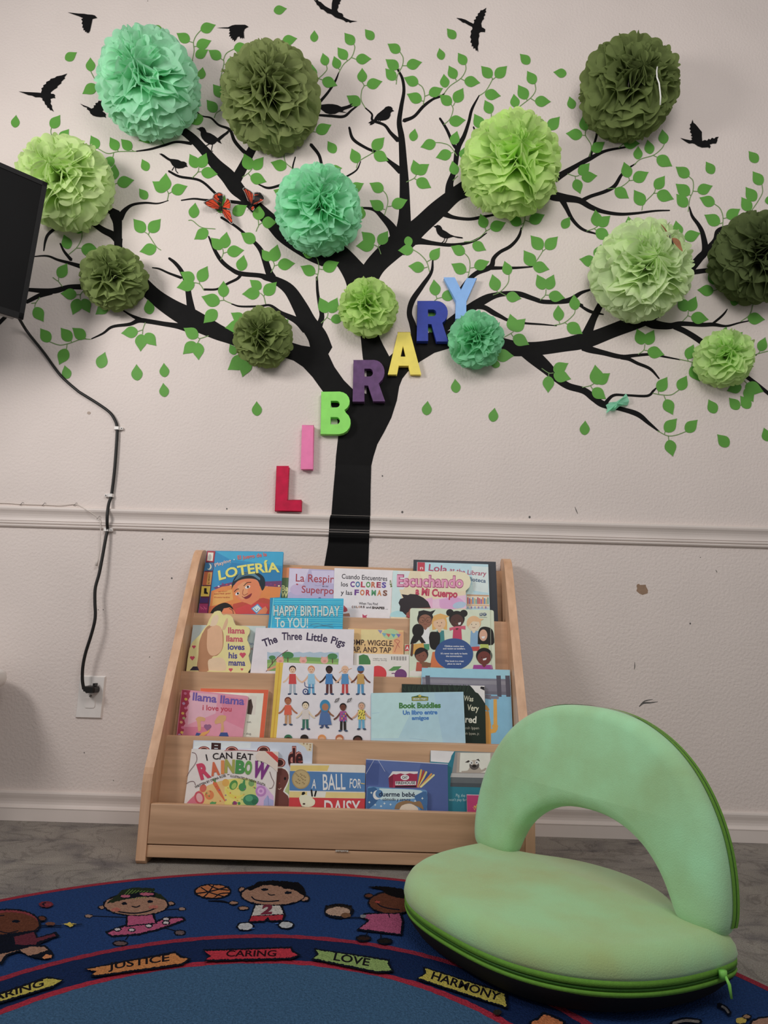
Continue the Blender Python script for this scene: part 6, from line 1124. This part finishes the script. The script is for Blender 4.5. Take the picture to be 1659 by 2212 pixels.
for x, y in ((46,1088),(94,1089),(162,1089),(212,1118)):
    mb = MB(); d = .0045 if y < 1100 else .0125; a = at_y(x-3, y+3, -d); b = at_y(x+3, y-3, -d); tube(mb, [Vector((a.x, a.y+.004, a.z)), a, b, Vector((b.x, b.y+.004, b.z))], .0007, nailm, 6); mb.build('staple', wire)
out = empty('wall_outlet', at_y(196, 1505, 0), 'white duplex wall outlet low on the wall left of the rack', 'outlet')
P4 = [at_y(173.3, 1459.5), at_y(230, 1459.5), at_y(221.5, 1551.5), at_y(163, 1551.5)]
x0 = (P4[0].x+P4[3].x)/2; x1 = (P4[1].x+P4[2].x)/2; z0 = (P4[2].z+P4[3].z)/2; z1 = (P4[0].z+P4[1].z)/2
mb = MB(); e = .003
mb.add([(x0, 0, z0), (x1, 0, z0), (x1, 0, z1), (x0, 0, z1), (x0+e, -.006, z0+e), (x1-e, -.006, z0+e), (x1-e, -.006, z1-e), (x0+e, -.006, z1-e)], [(4,5,6,7),(0,1,5,4),(1,2,6,5),(2,3,7,6),(3,0,4,7)], wp_); mb.build('cover_plate', out)
for q in ([(570,790),(600,740),(660,725),(800,730),(845,770),(860,850),(850,980),(800,1045),(700,1068),(590,1050),(545,1000)], [(490,1190),(520,1165),(700,1160),(820,1170),(835,1230),(825,1440),(790,1490),(660,1500),(510,1490),(478,1430)]):
    mb = MB(); A = [at_y(*zb(0, *p), -.0078) for p in q]; B = [Vector((p.x, -.0055, p.z)) for p in A]; n = len(A)
    mb.add(A + B, [tuple(range(n))] + [(i, (i+1) % n, n+(i+1) % n, n+i) for i in range(n)], wp_); mb.build('receptacle', out)
mb = MB(); q = at_y(*zb(0, 685, 1105), -.0065); tube(mb, [q, q + Vector((0, -.0016, 0))], .0032, nailm, 12); mb.build('screw', out)
# white rounded furniture edge at the far left
tx = at_y(9, 1470, -.16); tx.x -= .031; tb = empty('white_table', (tx.x-.28, -.16, 0), 'white rounded furniture edge just entering the photo at the left', 'table')
mb = MB(); q = [(tx.x - .56 + .04, .13), (tx.x - .08, .13)] + [(tx.x-.08+.08*cos(a), .13*sin(a) if False else .05+.08*sin(a)) for a in [pi/2 - i*pi/16 for i in range(1, 9)]] + [(tx.x-.08+.08*cos(a), -.05+.08*sin(a)) for a in [-i*pi/16 for i in range(0, 9)]] + [(tx.x-.52, -.13)]
zt = tx.z; th_ = .022; v = []; n = len(q)
for d, h in ((.012, -th_), (.003, -th_*.7), (0, 0), (.003, th_*.7), (.012, th_)):
    for x, y in q: v.append((tx.x-.28 + (x-(tx.x-.28))*(1-d/.28), -.16 + y*(1-d/.13), zt+h))
mb.add(v, [(r*n+i, r*n+(i+1) % n, (r+1)*n+(i+1) % n, (r+1)*n+i) for r in range(4) for i in range(n)] + [tuple(range(n))[::-1], tuple(range(4*n, 5*n))], wp_, True); mb.build('table_top', tb)
for dx in (-.48, -.12):
    for dy in (-.09, .09):
        mb = MB(); tube(mb, [(tx.x+dx, -.16+dy, 0), (tx.x+dx, -.16+dy, zt-th_)], .016, wp_, 12); mb.build('leg', tb)
